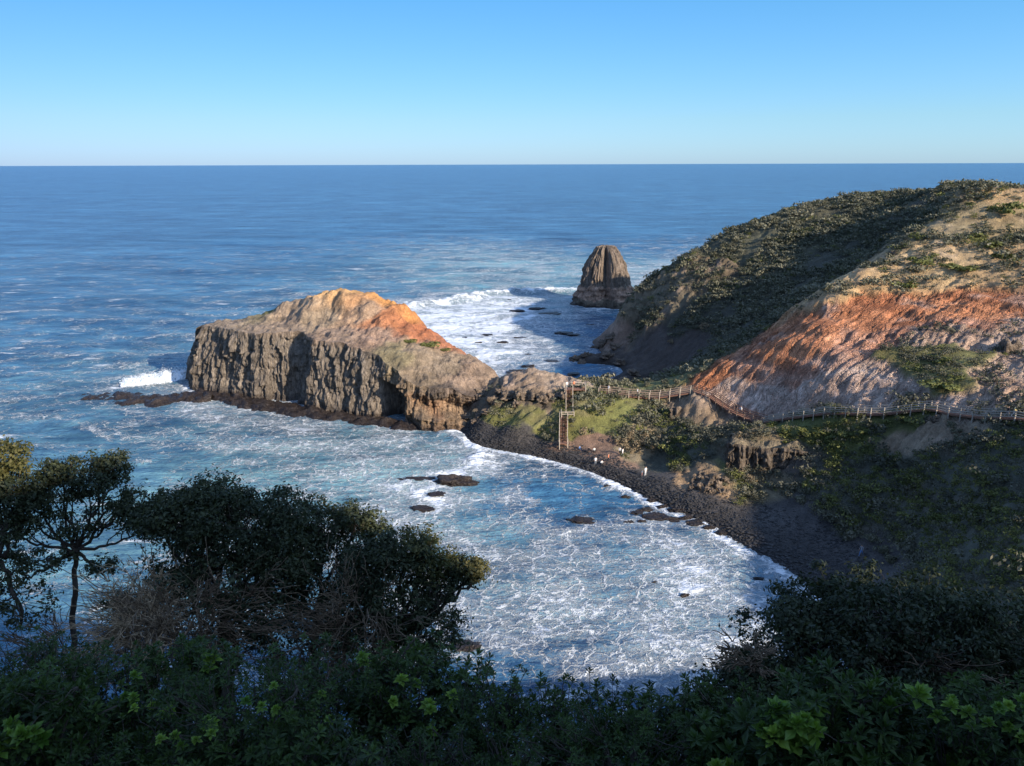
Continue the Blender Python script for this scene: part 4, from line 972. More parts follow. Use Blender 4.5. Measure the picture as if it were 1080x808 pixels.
# ------------------------------------------------------------------ coastal scrub
def leaf_quads(c, nrm, size, asp=.55, rng=RNG):
    n = len(c); nrm = nrm / (np.linalg.norm(nrm, axis=1)[:, None] + 1e-9)
    r = rng.normal(size=(n, 3)); a = np.cross(nrm, r); a /= np.linalg.norm(a, axis=1)[:, None] + 1e-9; b = np.cross(nrm, a)
    size = np.broadcast_to(size, (n,))[:, None]
    a = a * size; b = b * size * asp
    v = np.stack([c - a, c - b * .9 + a * .1, c + a, c + b + a * .1], 1).reshape(-1, 3)
    return v, np.arange(n * 4).reshape(n, 4)
def shrub_geo(n, seed, flat=.7, leaf=.16):
    rng = np.random.default_rng(seed)
    k = 7; cc = rng.normal(size=(k, 3)) * [.5, .5, .18] + [0, 0, .38]; rr = rng.uniform(.32, .58, k)
    i = rng.integers(0, k, n); d = rng.normal(size=(n, 3)); d /= np.linalg.norm(d, axis=1)[:, None]; d[:, 2] = np.abs(d[:, 2]) * 1.0 - .15
    c = cc[i] + d * rr[i][:, None] * rng.uniform(.72, 1.08, n)[:, None]
    c[:, 2] = np.maximum(c[:, 2] * flat * 1.35, .02)
    nrm = d + rng.normal(size=(n, 3)) * .55
    v, f = leaf_quads(c, nrm, rng.uniform(.6, 1.3, n) * leaf, .7, rng)
    tint = np.repeat(np.clip(rng.normal(.5, .22, n) + .15 * (rng.random(k)[i] - .5), 0, 1), 4)
    return v, f, tint
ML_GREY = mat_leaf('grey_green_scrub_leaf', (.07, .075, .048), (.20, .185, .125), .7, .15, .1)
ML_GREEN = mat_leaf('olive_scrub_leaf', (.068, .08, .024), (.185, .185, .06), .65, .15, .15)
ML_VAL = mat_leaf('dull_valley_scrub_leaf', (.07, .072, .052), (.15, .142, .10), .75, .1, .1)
ML_DRY = mat_leaf('dry_tan_scrub_leaf', (.14, .105, .06), (.33, .255, .165), .75, .1, .1)
def scatter_scrub(name, label, cand, mat, n, leaf, size, seed):
    """one mass of low bushes: cand is a list of world points"""
    rng = np.random.default_rng(seed); protos = [shrub_geo(n, seed + i, .7, leaf) for i in range(6)]
    vs, ts = [], []
    for p in cand:
        v, f, t = protos[rng.integers(6)]; s = size * float(np.clip(rng.lognormal(-.08, .42), .35, 2.4)); a = rng.uniform(0, 6.28)
        x = v[:, 0] * math.cos(a) - v[:, 1] * math.sin(a); y = v[:, 0] * math.sin(a) + v[:, 1] * math.cos(a)
        vs.append(np.stack([x * s + p[0], y * s + p[1], v[:, 2] * s + p[2] - .12 * s], -1)); ts.append(np.clip(t + rng.normal(0, .2) + .35 * float(fbm(p[0] * .06, p[1] * .06, 33.0, 3)), 0, 1))
    v = np.concatenate(vs); f = np.arange(len(v)).reshape(-1, 4)
    o = link(name, mesh_np(name, v, f, True, None, dict(tint=np.concatenate(ts))), mat, kind='stuff'); o['label'] = label
def cand(nc, test, x0=-5, x1=125, y0=62, y1=268):
    x = RNG.uniform(x0, x1, nc); y = RNG.uniform(y0, y1, nc); z = HG(x, y)
    zn = np.stack([hsamp(ZN[..., k], x, y) for k in range(6)], -1)
    keep = (z > 1.8) & test(x, y, z, zn); return np.stack([x, y, z], -1)[keep], zn[keep]
dens = lambda x, y: .5 + .9 * fbm(x * .09, y * .09, 21.0, 3)
pts, zn = cand(44000, lambda x, y, z, zn: (RNG.random(len(x)) < np.clip(zn[:, 5] * dens(x, y) * 1.3, 0, 1)) & (zn[:, 5] > .12))
isn = pts[:, 1] < 150
g = RNG.random(len(pts))
olive = ((zn[:, 1] > zn[:, 0] * .97) & (g < .8)) | (g < .12)
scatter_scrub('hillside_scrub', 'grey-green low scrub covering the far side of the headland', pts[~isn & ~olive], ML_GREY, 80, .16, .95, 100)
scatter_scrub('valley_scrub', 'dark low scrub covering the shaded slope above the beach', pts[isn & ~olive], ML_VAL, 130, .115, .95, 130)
scatter_scrub('olive_scrub', 'olive green ground cover below the boardwalk and on the grassy banks', pts[olive], ML_GREEN, 110, .12, .7, 160)
print('scrub', len(pts))
# bushes that stand alone
def proto(mat, n, seed, flat, leaf):
    v, f, t = shrub_geo(n, seed, flat, leaf); me = mesh_np('bush', v, f, True, None, dict(tint=t)); me.materials.append(mat); return me
PB = dict(green=[proto(ML_GREEN, 420, 300 + i, .6, .12) for i in range(3)], grey=[proto(ML_GREY, 420, 310 + i, .8, .12) for i in range(3)], dry=[proto(ML_DRY, 420, 320 + i, .9, .11) for i in range(3)])
def bush(px, py, wpx, kind, label, group=None, flat=1.0, name='bush'):
    p = G(px, py); w = wpx / F * np.linalg.norm(p - CAM) / 2 / .95
    o = link(name, random.choice(PB[kind])); o.location = (p[0], p[1], p[2] - .1 * w); o.scale = (w, w * .9, w * flat); o.rotation_euler = (0, 0, random.uniform(0, 6.28))
    return tag(o, label, 'bush', group)
bush(948,302,30,'green','wide flat green bush on the tan slope above the red cliff',None,.5)
bush(975,276,26,'green','dark green bush on the ridge crest beside the tan slope',None,.7)
bush(1010,284,30,'green','flat green bush right of the ridge bush on tan earth',None,.45)
bush(998,280,14,'green','small green bush between two larger ones on the tan crest',None,.6)
bush(1057,272,22,'green','rounded green bush on upper tan slope near the right edge',None,.6)
bush(1042,258,26,'green','grey-green bush above the rounded bush near the right edge',None,.5)
bush(1030,250,24,'green','olive bush on bare tan ground under the hill top',None,.5)
bush(1060,222,30,'green','dark green bush high on the slope right of the hill top',None,.8)
bush(995,379,26,'green','dark green bush on the pink slope, upper of two patches',None,.5)
bush(1000,408,40,'green','large green bush patch on the pink slope right above the boardwalk',None,.45)
bush(983,392,14,'grey','small grey bush between the two green patches on the pink slope',None,.8)
bush(1012,398,18,'green','small green bush touching the large green patch on the pink slope',None,.5)
bush(455,377,34,'green','dark green bush on the outcrop below the orange slope',None,.4) if False else None
gS = 'pale bushes on the slope left of the red ridge foot'
for px, py, w in [(690,398,11),(700,404,9),(712,396,12),(722,392,11),(735,386,12),(745,382,10),(705,410,9),(715,404,9),(728,400,10),(682,407,9),(740,392,9),(752,377,9)]:
    bush(px, py, w, 'grey', 'pale grey-green bush left of the red ridge foot, above the footbridge', gS)
bush(742,347,11,'dry','single cream-coloured bush on the dark shaded hillside'); bush(709,362,7,'dry','tiny pale bush alone in the dark hillside shade')
gT = 'dry tan bushes beside the gully mouth'
for px, py, w in [(655,468,13),(663,463,14),(672,472,15),(684,462,14),(692,466,12),(679,470,13),(668,478,11),(690,474,11),(660,474,10)]:
    bush(px, py, w, 'dry', 'dry tan bush beside the gully mouth at the back of the beach', gT)
gU = 'grey bushes on the bank by the stairway'
for px, py, w in [(577,462,12),(585,458,11),(572,455,9),(581,450,9),(589,449,8),(606,425,10),(612,418,9),(618,430,8),(604,445,8),(622,420,9),(608,432,8)]:
    bush(px, py, w, 'grey', 'small grey-green bush on the green bank around the stairway', gU)
bush(617,458,12,'dry','pale straw tussock bush on the green bank right of the stairway')
gV = 'bushes along the foot of the shaded slope'
for px, py, w in [(830,522,14),(845,530,15),(860,540,15),(875,548,16),(890,556,15),(903,562,16),(918,572,16),(930,582,16),(815,515,12),(850,520,14),(870,530,15),(895,542,14),(940,592,16)]:
    bush(px, py, w, 'grey', 'grey bush at the foot of the shaded slope along the beach back', gV)
gW = 'pale bushes beside the brown cone'
for px, py, w in [(1003,450,10),(1008,458,11),(1010,467,12),(1014,474,11),(1000,470,9),(1018,466,9),(1052,452,10),(1062,456,9)]:
    bush(px, py, w, 'grey', 'pale grey bush on the right of the half-lit brown cone', gW)
gX = 'bushes under the boardwalk rails'
for px, py, w in [(830,455,26),(852,458,28),(872,456,26),(895,458,20),(912,452,16),(925,456,14),(940,446,18),(960,444,20),(835,466,16),(815,452,12),(880,466,18)]:
    bush(px, py, w, 'green', 'low green bush just below the long boardwalk, on the sunlit bench', gX, .55)
gY = 'scrubby bushes around the small bluff'
for px, py, w in [(783,462,14),(796,459,14),(808,457,12),(778,502,14),(790,508,14),(805,500,14),(770,498,10),(820,498,10),(850,498,12),(763,512,9)]:
    bush(px, py, w, 'grey' if w != 14 else 'dry', 'scrubby bush close around the small basalt bluff', gY, .8)
op = np.array(atY(455, 377, 178)); 
for dx, dy, w, lab in [(0, 0, 3.0, 'dark green bush on the outcrop below the orange slope'), (3.4, .3, 1.6, 'small green bush right of the larger one on the outcrop'), (-4.5, -1.0, 2.0, 'dull green low bush left of the larger one on the outcrop')]:
    x, y = op[0] + dx, op[1] + dy; o = link('bush', PB['green'][0]); o.location = (x, y, float(OT(np.array([x]), np.array([y]))[0]) - .1); o.scale = (w, w * .7, w * .5); tag(o, lab, 'bush')

# ------------------------------------------------------------------ foreground trees and bushes
ML_TREE = mat_leaf('dark_coastal_tree_leaf', (.022, .030, .014), (.06, .068, .028), .6, .25, .2)
ML_TIPS = mat_leaf('sunlit_olive_tree_leaf', (.06, .065, .02), (.15, .13, .05), .6, .2, .3)
ML_BUSH = mat_leaf('dark_glossy_bush_leaf', (.019, .034, .010), (.062, .10, .022), .5, .2, .25)
ML_YOUNG = mat_leaf('sunlit_young_leaf', (.06, .13, .018), (.24, .34, .05), .4, .35, .35)  # new growth, with patches of sunlight also put into its bright colour
M_BARK = mat_plain('grey_brown_bark', (.06, .048, .038), .9, .35, 4)
M_DEAD = mat_plain('dead_sunlit_twig', (.38, .275, .165), .9, .3, 4)  # pale dead wood, lightened so the colour stands in for sun on it
M_DEADR = mat_plain('dead_brown_twig', (.15, .105, .066), .9, .3, 4)
def curve(a, b, n, wob, rng, sag=0.0):
    t = np.linspace(0, 1, n)[:, None]; a = np.asarray(a, float); b = np.asarray(b, float)
    L = np.linalg.norm(b - a); w = np.cumsum(rng.normal(size=(n, 3)), 0); w -= w[:1] * (1 - t) + w[-1:] * t
    return a * (1 - t) + b * t + w * wob * L / n ** .5 + np.array([0, 0, 1]) * sag * L * (t * (1 - t)) * 4
def tree(name, label, cat, trunk, clumps, seed, leafmat=ML_TREE, r0=.16, per=55, leaf=.075, tipr=.36, group=None):
    """trunk: list of points (base first); clumps: (centre, radii, tips[, material])"""
    rng = np.random.default_rng(seed); base = np.array(trunk[0], float); fork = np.array(trunk[-1], float)
    root = thing(name, label, cat, tuple(base), 0, group)
    pts = []
    for a, b in zip(trunk[:-1], trunk[1:]): pts.append(curve(np.array(a) - base, np.array(b) - base, 7, .06, rng))
    tr = [tube(np.concatenate(pts), np.linspace(r0, r0 * .7, len(pts) * 7), 8)]
    v, f = join_np(tr); link('trunk', mesh_np('trunk', v, f, True), M_BARK, root)
    lv, lt, mats, bl = {}, {}, {}, []
    for cl in clumps:
        c, rad, nt = cl[:3]; m = cl[3] if len(cl) > 3 else leafmat; ctint = rng.normal(0, .16)
        c = np.array(c) - base; rad = np.array(rad)
        hub = c - [0, 0, rad[2] * .75]; 
        st = fork - base + rng.normal(size=3) * .1
        limb = curve(st, hub, 12, .09, rng, -.04); bl.append(tube(limb, np.linspace(r0 * .55, r0 * .25, 12), 6))
        subs = []
        for j in range(max(3, nt // 7)):
            d = rng.normal(size=3); d /= np.linalg.norm(d); d[2] = abs(d[2]) * .8 - .1
            q = c + d * rad * .6; k = rng.integers(5, 12); s = curve(limb[k], q, 8, .1, rng, .04); bl.append(tube(s, np.linspace(r0 * .22, r0 * .09, 8), 5)); subs.append(s)
        cs, ns = [], []
        nt = int(nt * 2.0)
        for j in range(nt):
            d = rng.normal(size=3); d /= np.linalg.norm(d); d[2] = d[2] * .85 + .2
            q = c + d * rad * rng.uniform(.55, 1.08)
            s = subs[rng.integers(len(subs))]; s = min(subs, key=lambda s_: ((s_[-1] - q) ** 2).sum()) if rng.random() < .8 else s
            tw = curve(s[rng.integers(4, 8)], q, 6, .12, rng, .05); bl.append(tube(tw, np.linspace(r0 * .07, .008, 6), 4))
            n = int(per * rng.uniform(.5, 1.4)); rr = tipr * rng.uniform(.6, 1.35)
            o = rng.normal(size=(n, 3)) * [1, 1, .62] * rr * .55; cs.append(q + o); ns.append(o + [0, 0, rr * .5] + rng.normal(size=(n, 3)) * rr * .5)
        cs = np.concatenate(cs); ns = np.concatenate(ns)
        v, f = leaf_quads(cs, ns, 1.35 * leaf * rng.uniform(.6, 1.35, len(cs)), .5, rng)
        lv.setdefault(m.name, []).append(v); lt.setdefault(m.name, []).append(np.repeat(np.clip(rng.normal(.45 + ctint, .25, len(cs)), 0, 1), 4)); mats[m.name] = m
    v, f = join_np(bl); link('branches', mesh_np('branches', v, f, True), M_BARK, root)
    for kname in lv:
        v = np.concatenate(lv[kname]); link('crown', mesh_np('crown', v, np.arange(len(v)).reshape(-1, 4), True, None, dict(tint=np.concatenate(lt[kname]))), mats[kname], root)
    return root
def q(px, py, y): return atY(px, py, y)
S30 = 1 / 831 * 33.0
def cl(px, py, y, wpx, hpx, nt, *m):
    c = q(px, py, y); s = np.linalg.norm(c - CAM) / F; return (c, (wpx * s / 2, wpx * s / 2 * .8, hpx * s / 2), nt, *m)
def gr(px, py, y):
    c = q(px, py, y); return np.array([c[0], c[1], float(HG(c[0], c[1])) - .1])
# 1 umbrella tree at the left
t = tree('coastal_tree', 'open umbrella-crowned tree with a bare forked trunk, second from left', 'tree', [gr(74,700,30), q(76,655,30), q(79,612,30), q(80,580,30)],
     [cl(100,505,30,54,44,28), cl(122,498,30.5,30,38,16), cl(30,515,30,50,44,18), cl(80,550,30,60,30,12), cl(10,545,29.8,40,40,14), cl(140,548,29.9,34,40,12), cl(65,500,30.2,50,30,16), cl(20,600,29.6,50,40,10), cl(110,600,29.4,36,26,6), cl(60,520,30,60,46,26), cl(118,540,30,34,26,8), cl(38,545,29.5,46,30,10), cl(50,590,29.5,52,22,9), cl(140,520,30.3,20,18,5)], 21, per=55, leaf=.055, tipr=.34, r0=.14)
tree('coastal_tree', 'tree cut by the left edge with an olive sunlit top', 'tree', [gr(-30,720,29), q(-22,640,29), q(-6,590,29)],
     [cl(2,486,29,44,36,20,ML_TIPS), cl(14,520,29,50,50,22), cl(-30,520,29,60,60,20), cl(8,560,28.6,44,30,8), cl(18,640,28,76,50,12), cl(-6,610,28.4,50,50,10)], 22, per=55, leaf=.06, tipr=.34, r0=.2)
# 2 the dense dark dome
tree('coastal_tree', 'dense black-green domed tree left of centre, tallest of the thicket', 'tree', [gr(240,745,29), q(238,690,29), q(235,640,29)],
     [cl(215,545,29,120,62,72), cl(255,562,28.6,110,80,64), cl(170,545,29.4,70,46,32), cl(290,600,28.6,70,90,40), cl(235,610,28.2,120,90,52), cl(215,528,29.3,60,34,24), cl(270,650,28,90,70,28), cl(195,600,28.8,60,60,16), cl(250,690,27.6,120,60,22), cl(300,540,29,50,40,16), cl(150,640,28.5,60,50,12)], 23, per=64, leaf=.06, tipr=.42, r0=.22)
# 3 the one behind with feathery top
tree('coastal_tree', 'round-headed leafy tree between the dark dome and the sunlit crown', 'tree', [gr(330,760,30), q(332,700,30), q(335,650,30)],
     [cl(335,556,31,84,50,42), cl(372,552,31,50,38,20), cl(310,580,30.6,70,60,30), cl(350,600,30.2,90,70,36), cl(392,560,31.2,30,28,9), cl(330,650,29.8,90,70,26), cl(300,620,29.8,60,60,18), cl(360,690,29,100,50,16)], 24, per=58, leaf=.06, tipr=.38, r0=.2)
# 4 the right one with the sunlit tips
tree('coastal_tree', 'wide tree with golden sunlit leaf tips on its right side over the bay', 'tree', [gr(395,770,28), q(400,715,28), q(412,670,28)],
     [cl(425,585,28,70,48,36), cl(448,584,28,50,50,22,ML_TIPS), cl(395,590,28.3,60,50,26), cl(466,602,28,34,44,14,ML_TIPS), cl(488,604,28,34,36,18), cl(500,602,27.9,22,26,10,ML_TIPS), cl(415,640,27.6,100,70,44), cl(455,668,27.4,70,50,26), cl(462,640,27.7,40,30,8), cl(370,650,27.6,80,60,24), cl(385,610,27.8,70,60,24), cl(430,700,27,110,50,26), cl(390,680,27,80,50,14), cl(455,630,27.6,60,50,16)], 25, per=58, leaf=.055, tipr=.36, r0=.2)
# dead twiggy shrubs
def deadshrub(label, base, top_c, rad, n, seed, mat, r0=.05):
    rng = np.random.default_rng(seed); base = np.array(base); root = thing('dead_shrub', label, 'dead shrub', tuple(base))
    tp = np.array(top_c) - base; parts = []; tw = []
    f0 = tp * .3
    parts.append(tube(curve((0, 0, 0), f0, 6, .08, rng), np.linspace(r0, r0 * .8, 6), 6))
    for i in range(int(n * 1.6)):
        d = rng.normal(size=3); d /= np.linalg.norm(d); d[2] = abs(d[2]) * .9 - .15
        e = tp * .86 + d * rad * .58; s = curve(f0 * rng.uniform(.5, 1), e, 7, .14, rng, .05); parts.append(tube(s, np.linspace(r0 * .5, r0 * .2, 7), 5))
        for j in range(7):
            d2 = d + rng.normal(size=3) * .55; e2 = s[rng.integers(3, 7)] + d2 * rad * rng.uniform(.35, .75); s2 = curve(s[rng.integers(3, 7)], e2, 6, .16, rng); tw.append(tube(s2, np.linspace(r0 * .3, .010, 6), 4))
            for l in range(6):
                d3 = d2 + rng.normal(size=3) * .7; a = s2[rng.integers(2, 6)]; tw.append(tube(curve(a, a + d3 * rad * rng.uniform(.12, .34), 4, .15, rng), [.02, .017, .014, .008], 3))
    v, f = join_np(parts); link('stems', mesh_np('stems', v, f, True), mat, root)
    v, f = join_np(tw); link('twigs', mesh_np('twigs', v, f, True), mat, root)
def rr_(px, y, k=1.0):
    return np.array([1, .9, .8]) * px * y * 1.12 / F * k
deadshrub('pale leafless twiggy shrub in front of the dark dome', gr(148,705,26), q(150,628,26), rr_(52, 26), 13, 31, M_DEAD)
deadshrub('brown leafless shrub beside the pale one under the dark dome', gr(200,720,26.5), q(196,610,26.5), rr_(62, 26.5), 16, 32, M_DEADR)
deadshrub('golden-grey bare branch cluster under the left side of the dome', gr(150,700,27.5), q(152,582,27.5), rr_(34, 27.5), 7, 33, M_DEAD)
deadshrub('bare grey twigs tangled in the middle of the sunlit-tip tree', gr(385,740,26.8), q(380,610,26.8), rr_(58, 26.8), 11, 34, M_DEADR)
deadshrub('thin bare twigs under the leaning umbrella tree', gr(70,730,27), q(70,655,27), rr_(44, 27), 9, 35, M_DEADR)
deadshrub('bare sprawling branches low between the thicket trees', gr(320,770,27), q(330,700,27), rr_(52, 27), 7, 36, M_DEADR, .06)
# broad-leaved bushes: stems ending in whorls of leaves
def rosette(c, up_, n, L, w, rng):
    """a whorl of n folded blades around an axis"""
    up_ = up_ / np.linalg.norm(up_); a = np.cross(up_, [.3, .2, .9]); a /= np.linalg.norm(a); b = np.cross(up_, a)
    i = np.arange(n); th = i * 2.4 + rng.random() * 6; el = np.linspace(.1, 1.3, n) + rng.normal(0, .12, n)
    d = (a[None] * np.cos(th)[:, None] + b[None] * np.sin(th)[:, None]) * np.cos(el)[:, None] + up_[None] * np.sin(el)[:, None]
    l = L * rng.uniform(.7, 1.15, n) * np.interp(i, [0, n - 1], [1.1, .65]); s = np.cross(d, up_); s /= np.linalg.norm(s, axis=1)[:, None] + 1e-6; nn = np.cross(s, d)
    p0 = c[None] - up_[None] * (np.linspace(.6, 0, n) * L * .8)[:, None]; l = l[:, None]; ww = w * l / L
    m1 = p0 + d * l * .6 - nn * .06 * l; tip = p0 + d * l - nn * .16 * l
    v = np.stack([p0, m1 + s * ww * .5 + nn * ww * .22, tip, m1 - s * ww * .5 + nn * ww * .22, m1], 1)
    f = np.stack([np.stack([i * 5, i * 5 + 4, i * 5 + 1], -1), np.stack([i * 5 + 4, i * 5 + 2, i * 5 + 1], -1), np.stack([i * 5, i * 5 + 3, i * 5 + 4], -1), np.stack([i * 5 + 4, i * 5 + 3, i * 5 + 2], -1)], 1).reshape(-1, 3)
    return v.reshape(-1, 3), f
def whorl_bush(label, base, c, rad, n, seed, mat=ML_BUSH, L=.11, w=.035, group=None, nl=13, young=0, shell=.55, ups=.35):
    rng = np.random.default_rng(seed); base = np.array(base); root = thing('leafy_bush', label, 'bush', tuple(base), 0, group); c = np.array(c) - base; rad = np.array(rad)
    st = []; lv, lf, lt, k = [], [], [], 0; yv, yf, yt, yk = [], [], [], 0
    hubs = [curve(np.zeros(3), c + rng.normal(size=3) * rad * .45 - [0, 0, rad[2] * .35], 8, .1, rng) for _ in range(max(4, n // 10))]
    for h in hubs: st.append(tube(h, np.linspace(.03, .014, 8), 5))
    for i in range(n):
        d = rng.normal(size=3); d /= np.linalg.norm(d); d[2] = d[2] * .8 + ups
        if i < young:
            if i % 4 == 0: cd = np.array([rng.uniform(-.8, .8), rng.uniform(-1.0, -.1), rng.uniform(.45, 1.0)]); cd /= np.linalg.norm(cd)
            d = cd + rng.normal(size=3) * .13
        e = c + d * rad * (rng.uniform(shell, 1.08) if i >= young else rng.uniform(.95, 1.1)); h = min(hubs, key=lambda s_: ((s_[-1] - e) ** 2).sum()); s = curve(h[rng.integers(4, 8)], e, 7, .1, rng, -.05); st.append(tube(s, np.linspace(.012, .005, 7), 4))
        ax = s[-1] - s[-3]; ax = ax / np.linalg.norm(ax) + [0, 0, .7]
        isy = i < young
        v, f = rosette(s[-1], ax + ([0, 0, .8] if isy else 0), nl + (9 if isy else 0), L * rng.uniform(.8, 1.2) * (.85 if isy else 1), w * (1.5 if isy else 1), rng); t = np.full(len(v), np.clip(rng.normal(.45, .2), 0, 1)) + rng.normal(0, .08, len(v))
        if isy: yv.append(v); yf.append(f + yk); yt.append(t); yk += len(v)
        else: lv.append(v); lf.append(f + k); lt.append(t); k += len(v)
        for r_ in range(2):
            e2 = s[rng.integers(2, 6)] + rng.normal(size=3) * .08; v, f = rosette(e2, ax + rng.normal(size=3) * .6, nl - 4, L, w, rng); lv.append(v); lf.append(f + k); lt.append(np.full(len(v), np.clip(rng.normal(.35, .2), 0, 1))); k += len(v)
    v, f = join_np(st); link('stems', mesh_np('stems', v, f, True), M_BARK, root)
    link('leaves', mesh_np('leaves', np.concatenate(lv), np.concatenate(lf), False, None, dict(tint=np.clip(np.concatenate(lt), 0, 1))), mat, root)
    if yv: link('young_leaves', mesh_np('young_leaves', np.concatenate(yv), np.concatenate(yf), False, None, dict(tint=np.clip(np.concatenate(yt), 0, 1))), ML_YOUNG, root, label='bright yellow-green new leaves with sunlight in their colour')
    return root
def rb(wpx, hpx, y, py):
    s = np.linalg.norm(ray(540, py)) ; dist = y / ray(540, py)[1] ; s = dist * 1.0 / F; return (wpx * s / 2, wpx * s / 2 * .8, hpx * s / 2)
WB = [ # label, px, py, y, wpx, hpx, n, L, young
 ('dark leafy bush filling the bottom left corner', 20, 775, 11, 170, 120, 110, .12, 8),
 ('dark leafy bush under the umbrella tree', 40, 715, 15, 150, 80, 110, .12, 0),
 ('broad green bush right of the corner bush, below the pale dead shrub', 140, 745, 13, 170, 110, 130, .12, 6),
 ('upright leafy bush with a light green tip below the dark dome', 215, 715, 15, 70, 90, 60, .12, 5),
 ('low dark leafy bush at the bottom edge left of centre', 250, 765, 11.5, 190, 120, 120, .12, 9),
 ('dark leafy bush under the thicket trees with twigs around it', 330, 742, 14, 190, 100, 100, .11, 3),
 ('green-tipped leafy bush below the sunlit-tip tree', 440, 738, 14, 160, 110, 120, .11, 8),
 ('leafy bush with a loose sprig poking up over the water', 520, 760, 12, 100, 110, 70, .11, 0),
 ('tall dark sprigs standing against the water at bottom centre', 612, 765, 12, 130, 100, 72, .11, 0),
 ('thin upright sprigs right of the tall ones at bottom centre', 692, 770, 12.5, 90, 90, 52, .11, 0),
 ('dark leafy bush at the bottom edge below the upright sprigs', 660, 815, 9.5, 260, 90, 110, .11, 4),
 ('dark bush merging into the great bush at right', 755, 765, 13, 120, 100, 100, .11, 2),
 ('bush with bright yellow-green tips in front of the great dark bush', 880, 775, 9, 190, 110, 80, .13, 12),
 ('bush with bright green leaves in the bottom right corner', 1045, 775, 8.5, 150, 120, 76, .13, 14),
 ('dark bush along the bottom edge under the corner bush', 90, 830, 10.3, 220, 90, 100, .11, 0),
 ('low dark bush along the bottom edge, third from the left corner', 300, 830, 10.3, 220, 90, 100, .11, 3),
 ('low dark bush along the bottom edge below the sunlit-tip tree', 470, 822, 10.6, 200, 90, 100, .11, 4),
 ('dark bush low between the two bright-tipped bushes', 965, 800, 9, 160, 90, 70, .12, 4),
 ('small bush with a few bright tips left of the yellow-green one', 790, 800, 9.5, 140, 80, 70, .12, 5)]
for i, (lab, px, py, y, wp, hp, n, L, yg) in enumerate(WB):
    c = q(px, py, y); g0 = gr(px, py, y); g0 = np.array([c[0], c[1], min(g0[2], c[2] - .8)])
    whorl_bush(lab, g0, c, rb(wp, hp, y, py), int(n * 1.8), 400 + i, L=L * (1.65, 1.0, 1.3)[i % 3], w=L * (.62, .36, .5)[i % 3], young=int(yg * 1.5))
# the great dark bush at the right
rt_c = [cl(930,700,18,250,150,150), cl(860,712,17.6,150,130,80), cl(1010,705,17.8,150,140,80), cl(940,650,18.4,170,60,60), cl(800,745,17,110,100,60), cl(1060,720,17.6,110,120,50), cl(900,760,16.4,240,100,70), cl(1010,770,16.4,180,90,50), cl(855,660,18.2,70,40,18)]
tree('great_bush', 'great dark rounded bush at right with grey twigs over its top', 'bush', [gr(930,800,18), q(930,780,18), q(932,760,18)], rt_c, 51, leafmat=ML_TREE, per=66, leaf=.05, tipr=.3, r0=.14)
deadshrub('bare thin twigs sticking out of the top of the great dark bush', q(960,740,17.4), q(965,690,17.4), rr_(46, 17.4), 9, 52, M_DEADR, .03)
deadshrub('bare reddish twigs at the left tip of the great dark bush', q(800,720,16.8), q(788,690,16.8), rr_(26, 16.8), 4, 53, M_DEADR, .02)
# undergrowth on the slope under the camera
n = 7000; x = RNG.uniform(-32, 26, n); y = RNG.uniform(11, 40, n); z = HG(x, y)
lim = CAMZ - .93 * y; k = (z < 60) & (z > 12)
c = np.stack([x, y, z], -1)[k]; vs = []
for j in range(26):
    o = RNG.normal(size=(len(c), 3)) * [.38, .38, .42] + [0, 0, .55]; vs.append(leaf_quads(c + o, RNG.normal(size=(len(c), 3)) * .6 + [0, 0, .6], RNG.uniform(.0022, .0050, len(c)) * c[:, 1], .5)[0])
v = np.concatenate(vs)
link('undergrowth', mesh_np('undergrowth', v, np.arange(len(v)).reshape(-1, 4), True, None, dict(tint=np.repeat(np.clip(RNG.normal(.3, .25, len(v) // 4), 0, 1), 4))), ML_TREE, kind='stuff', label='dark leafy undergrowth on the slope below the viewpoint')

# ------------------------------------------------------------------ light, sky, camera
w = bpy.data.worlds.new('World'); bpy.context.scene.world = w; w.use_nodes = True; nt = w.node_tree
sky = nt.nodes.new('ShaderNodeTexSky'); sky.sky_type = 'NISHITA'; sky.sun_disc = False; sky.sun_elevation = EL; sky.sun_rotation = math.atan2(SUNV[0], SUNV[1])
sky.air_density = 1.0; sky.dust_density = .2; sky.ozone_density = 1.5; sky.altitude = 50
bg = nt.nodes['Background']; bg.inputs[1].default_value = .15
tc = nt.nodes.new('ShaderNodeTexCoord'); sp = nt.nodes.new('ShaderNodeSeparateXYZ'); nt.links.new(tc.outputs['Generated'], sp.inputs[0])
cr = nt.nodes.new('ShaderNodeValToRGB'); nt.links.new(sp.outputs[2], cr.inputs[0]); els = cr.color_ramp.elements
els[0].position = 0.0; els[0].color = (.215, .355, .69, 1); els[1].position = .5; els[1].color = (1.15, 1.2, 1.25, 1)
e = els.new(.05); e.color = (.225, .36, .555, 1); e = els.new(.18); e.color = (.185, .395, .57, 1); e = els.new(.3); e.color = (.6, .75, .95, 1)
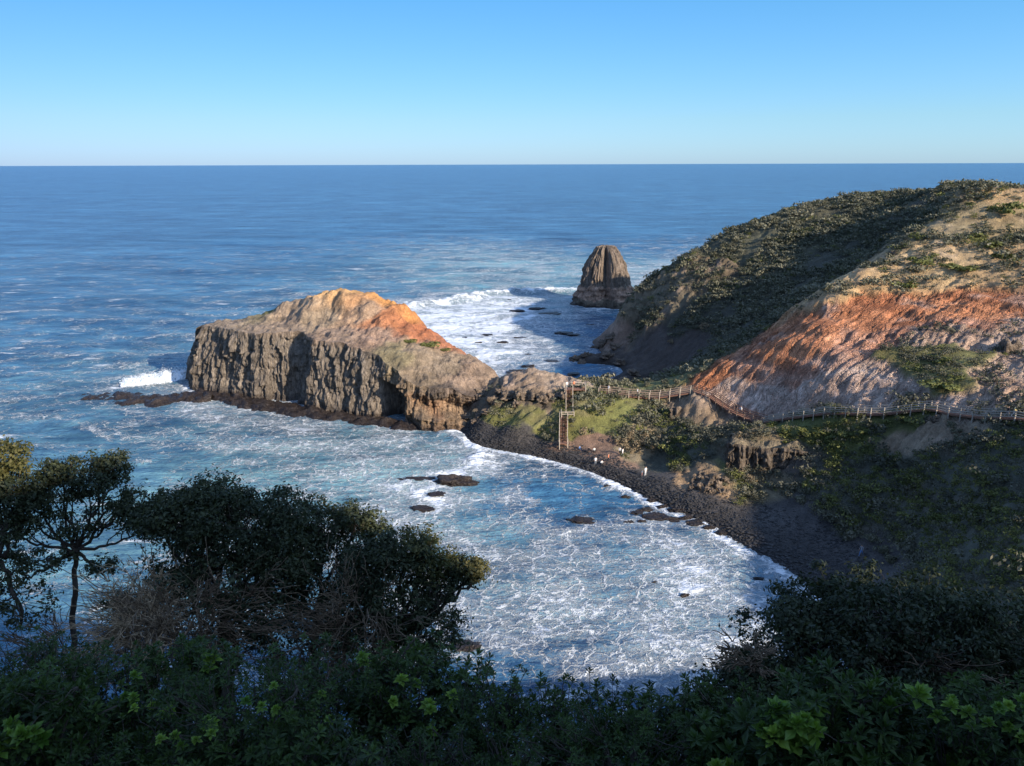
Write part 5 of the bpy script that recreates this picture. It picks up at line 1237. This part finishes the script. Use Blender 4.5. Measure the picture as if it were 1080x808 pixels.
mx = nt.nodes.new('ShaderNodeMix'); mx.data_type = 'RGBA'; mx.blend_type = 'MULTIPLY'; mx.inputs[0].default_value = 1.0
nt.links.new(sky.outputs[0], mx.inputs[6]); nt.links.new(cr.outputs[0], mx.inputs[7]); c2r = nt.nodes.new('ShaderNodeValToRGB'); mr = nt.nodes.new('ShaderNodeMath'); mr.operation = 'MULTIPLY_ADD'; mr.inputs[1].default_value = .5; mr.inputs[2].default_value = .5
nt.links.new(sp.outputs[0], mr.inputs[0]); nt.links.new(mr.outputs[0], c2r.inputs[0])
c2r.color_ramp.elements[0].position = .2; c2r.color_ramp.elements[0].color = (.74, .70, .78, 1); c2r.color_ramp.elements[1].position = .8; c2r.color_ramp.elements[1].color = (1.22, 1.2, 1.2, 1)
m2x = nt.nodes.new('ShaderNodeMix'); m2x.data_type = 'RGBA'; m2x.blend_type = 'MULTIPLY'; m2x.inputs[0].default_value = 1.0
nt.links.new(mx.outputs[2], m2x.inputs[6]); nt.links.new(c2r.outputs[0], m2x.inputs[7]); nt.links.new(m2x.outputs[2], bg.inputs[0])
L = bpy.data.lights.new('sun', 'SUN'); L.energy = 4.2; L.angle = R(.5); L.color = (1, .87, .71)
so = bpy.data.objects.new('sun', L); C.objects.link(so)
sd = Vector((SUNV[0] * math.cos(EL), SUNV[1] * math.cos(EL), math.sin(EL))); so.rotation_euler = sd.to_track_quat('Z', 'Y').to_euler()
cam = bpy.data.cameras.new('camera'); co = bpy.data.objects.new('camera', cam); C.objects.link(co)
cam.sensor_width = 36; cam.lens = F / 1080 * 36; cam.clip_start = .2; cam.clip_end = 120000
m = Matrix(((rt[0], up[0], -fw[0], 0), (rt[1], up[1], -fw[1], 0), (rt[2], up[2], -fw[2], CAMZ), (0, 0, 0, 1))); co.matrix_world = m
sc = bpy.context.scene; sc.camera = co
sc.view_settings.view_transform = 'Standard'; sc.view_settings.look = 'None'; sc.view_settings.exposure = 1.0; sc.view_settings.gamma = 1.0; sc.view_settings.use_curve_mapping = False
sc.cycles.max_bounces = 6; sc.cycles.transparent_max_bounces = 4
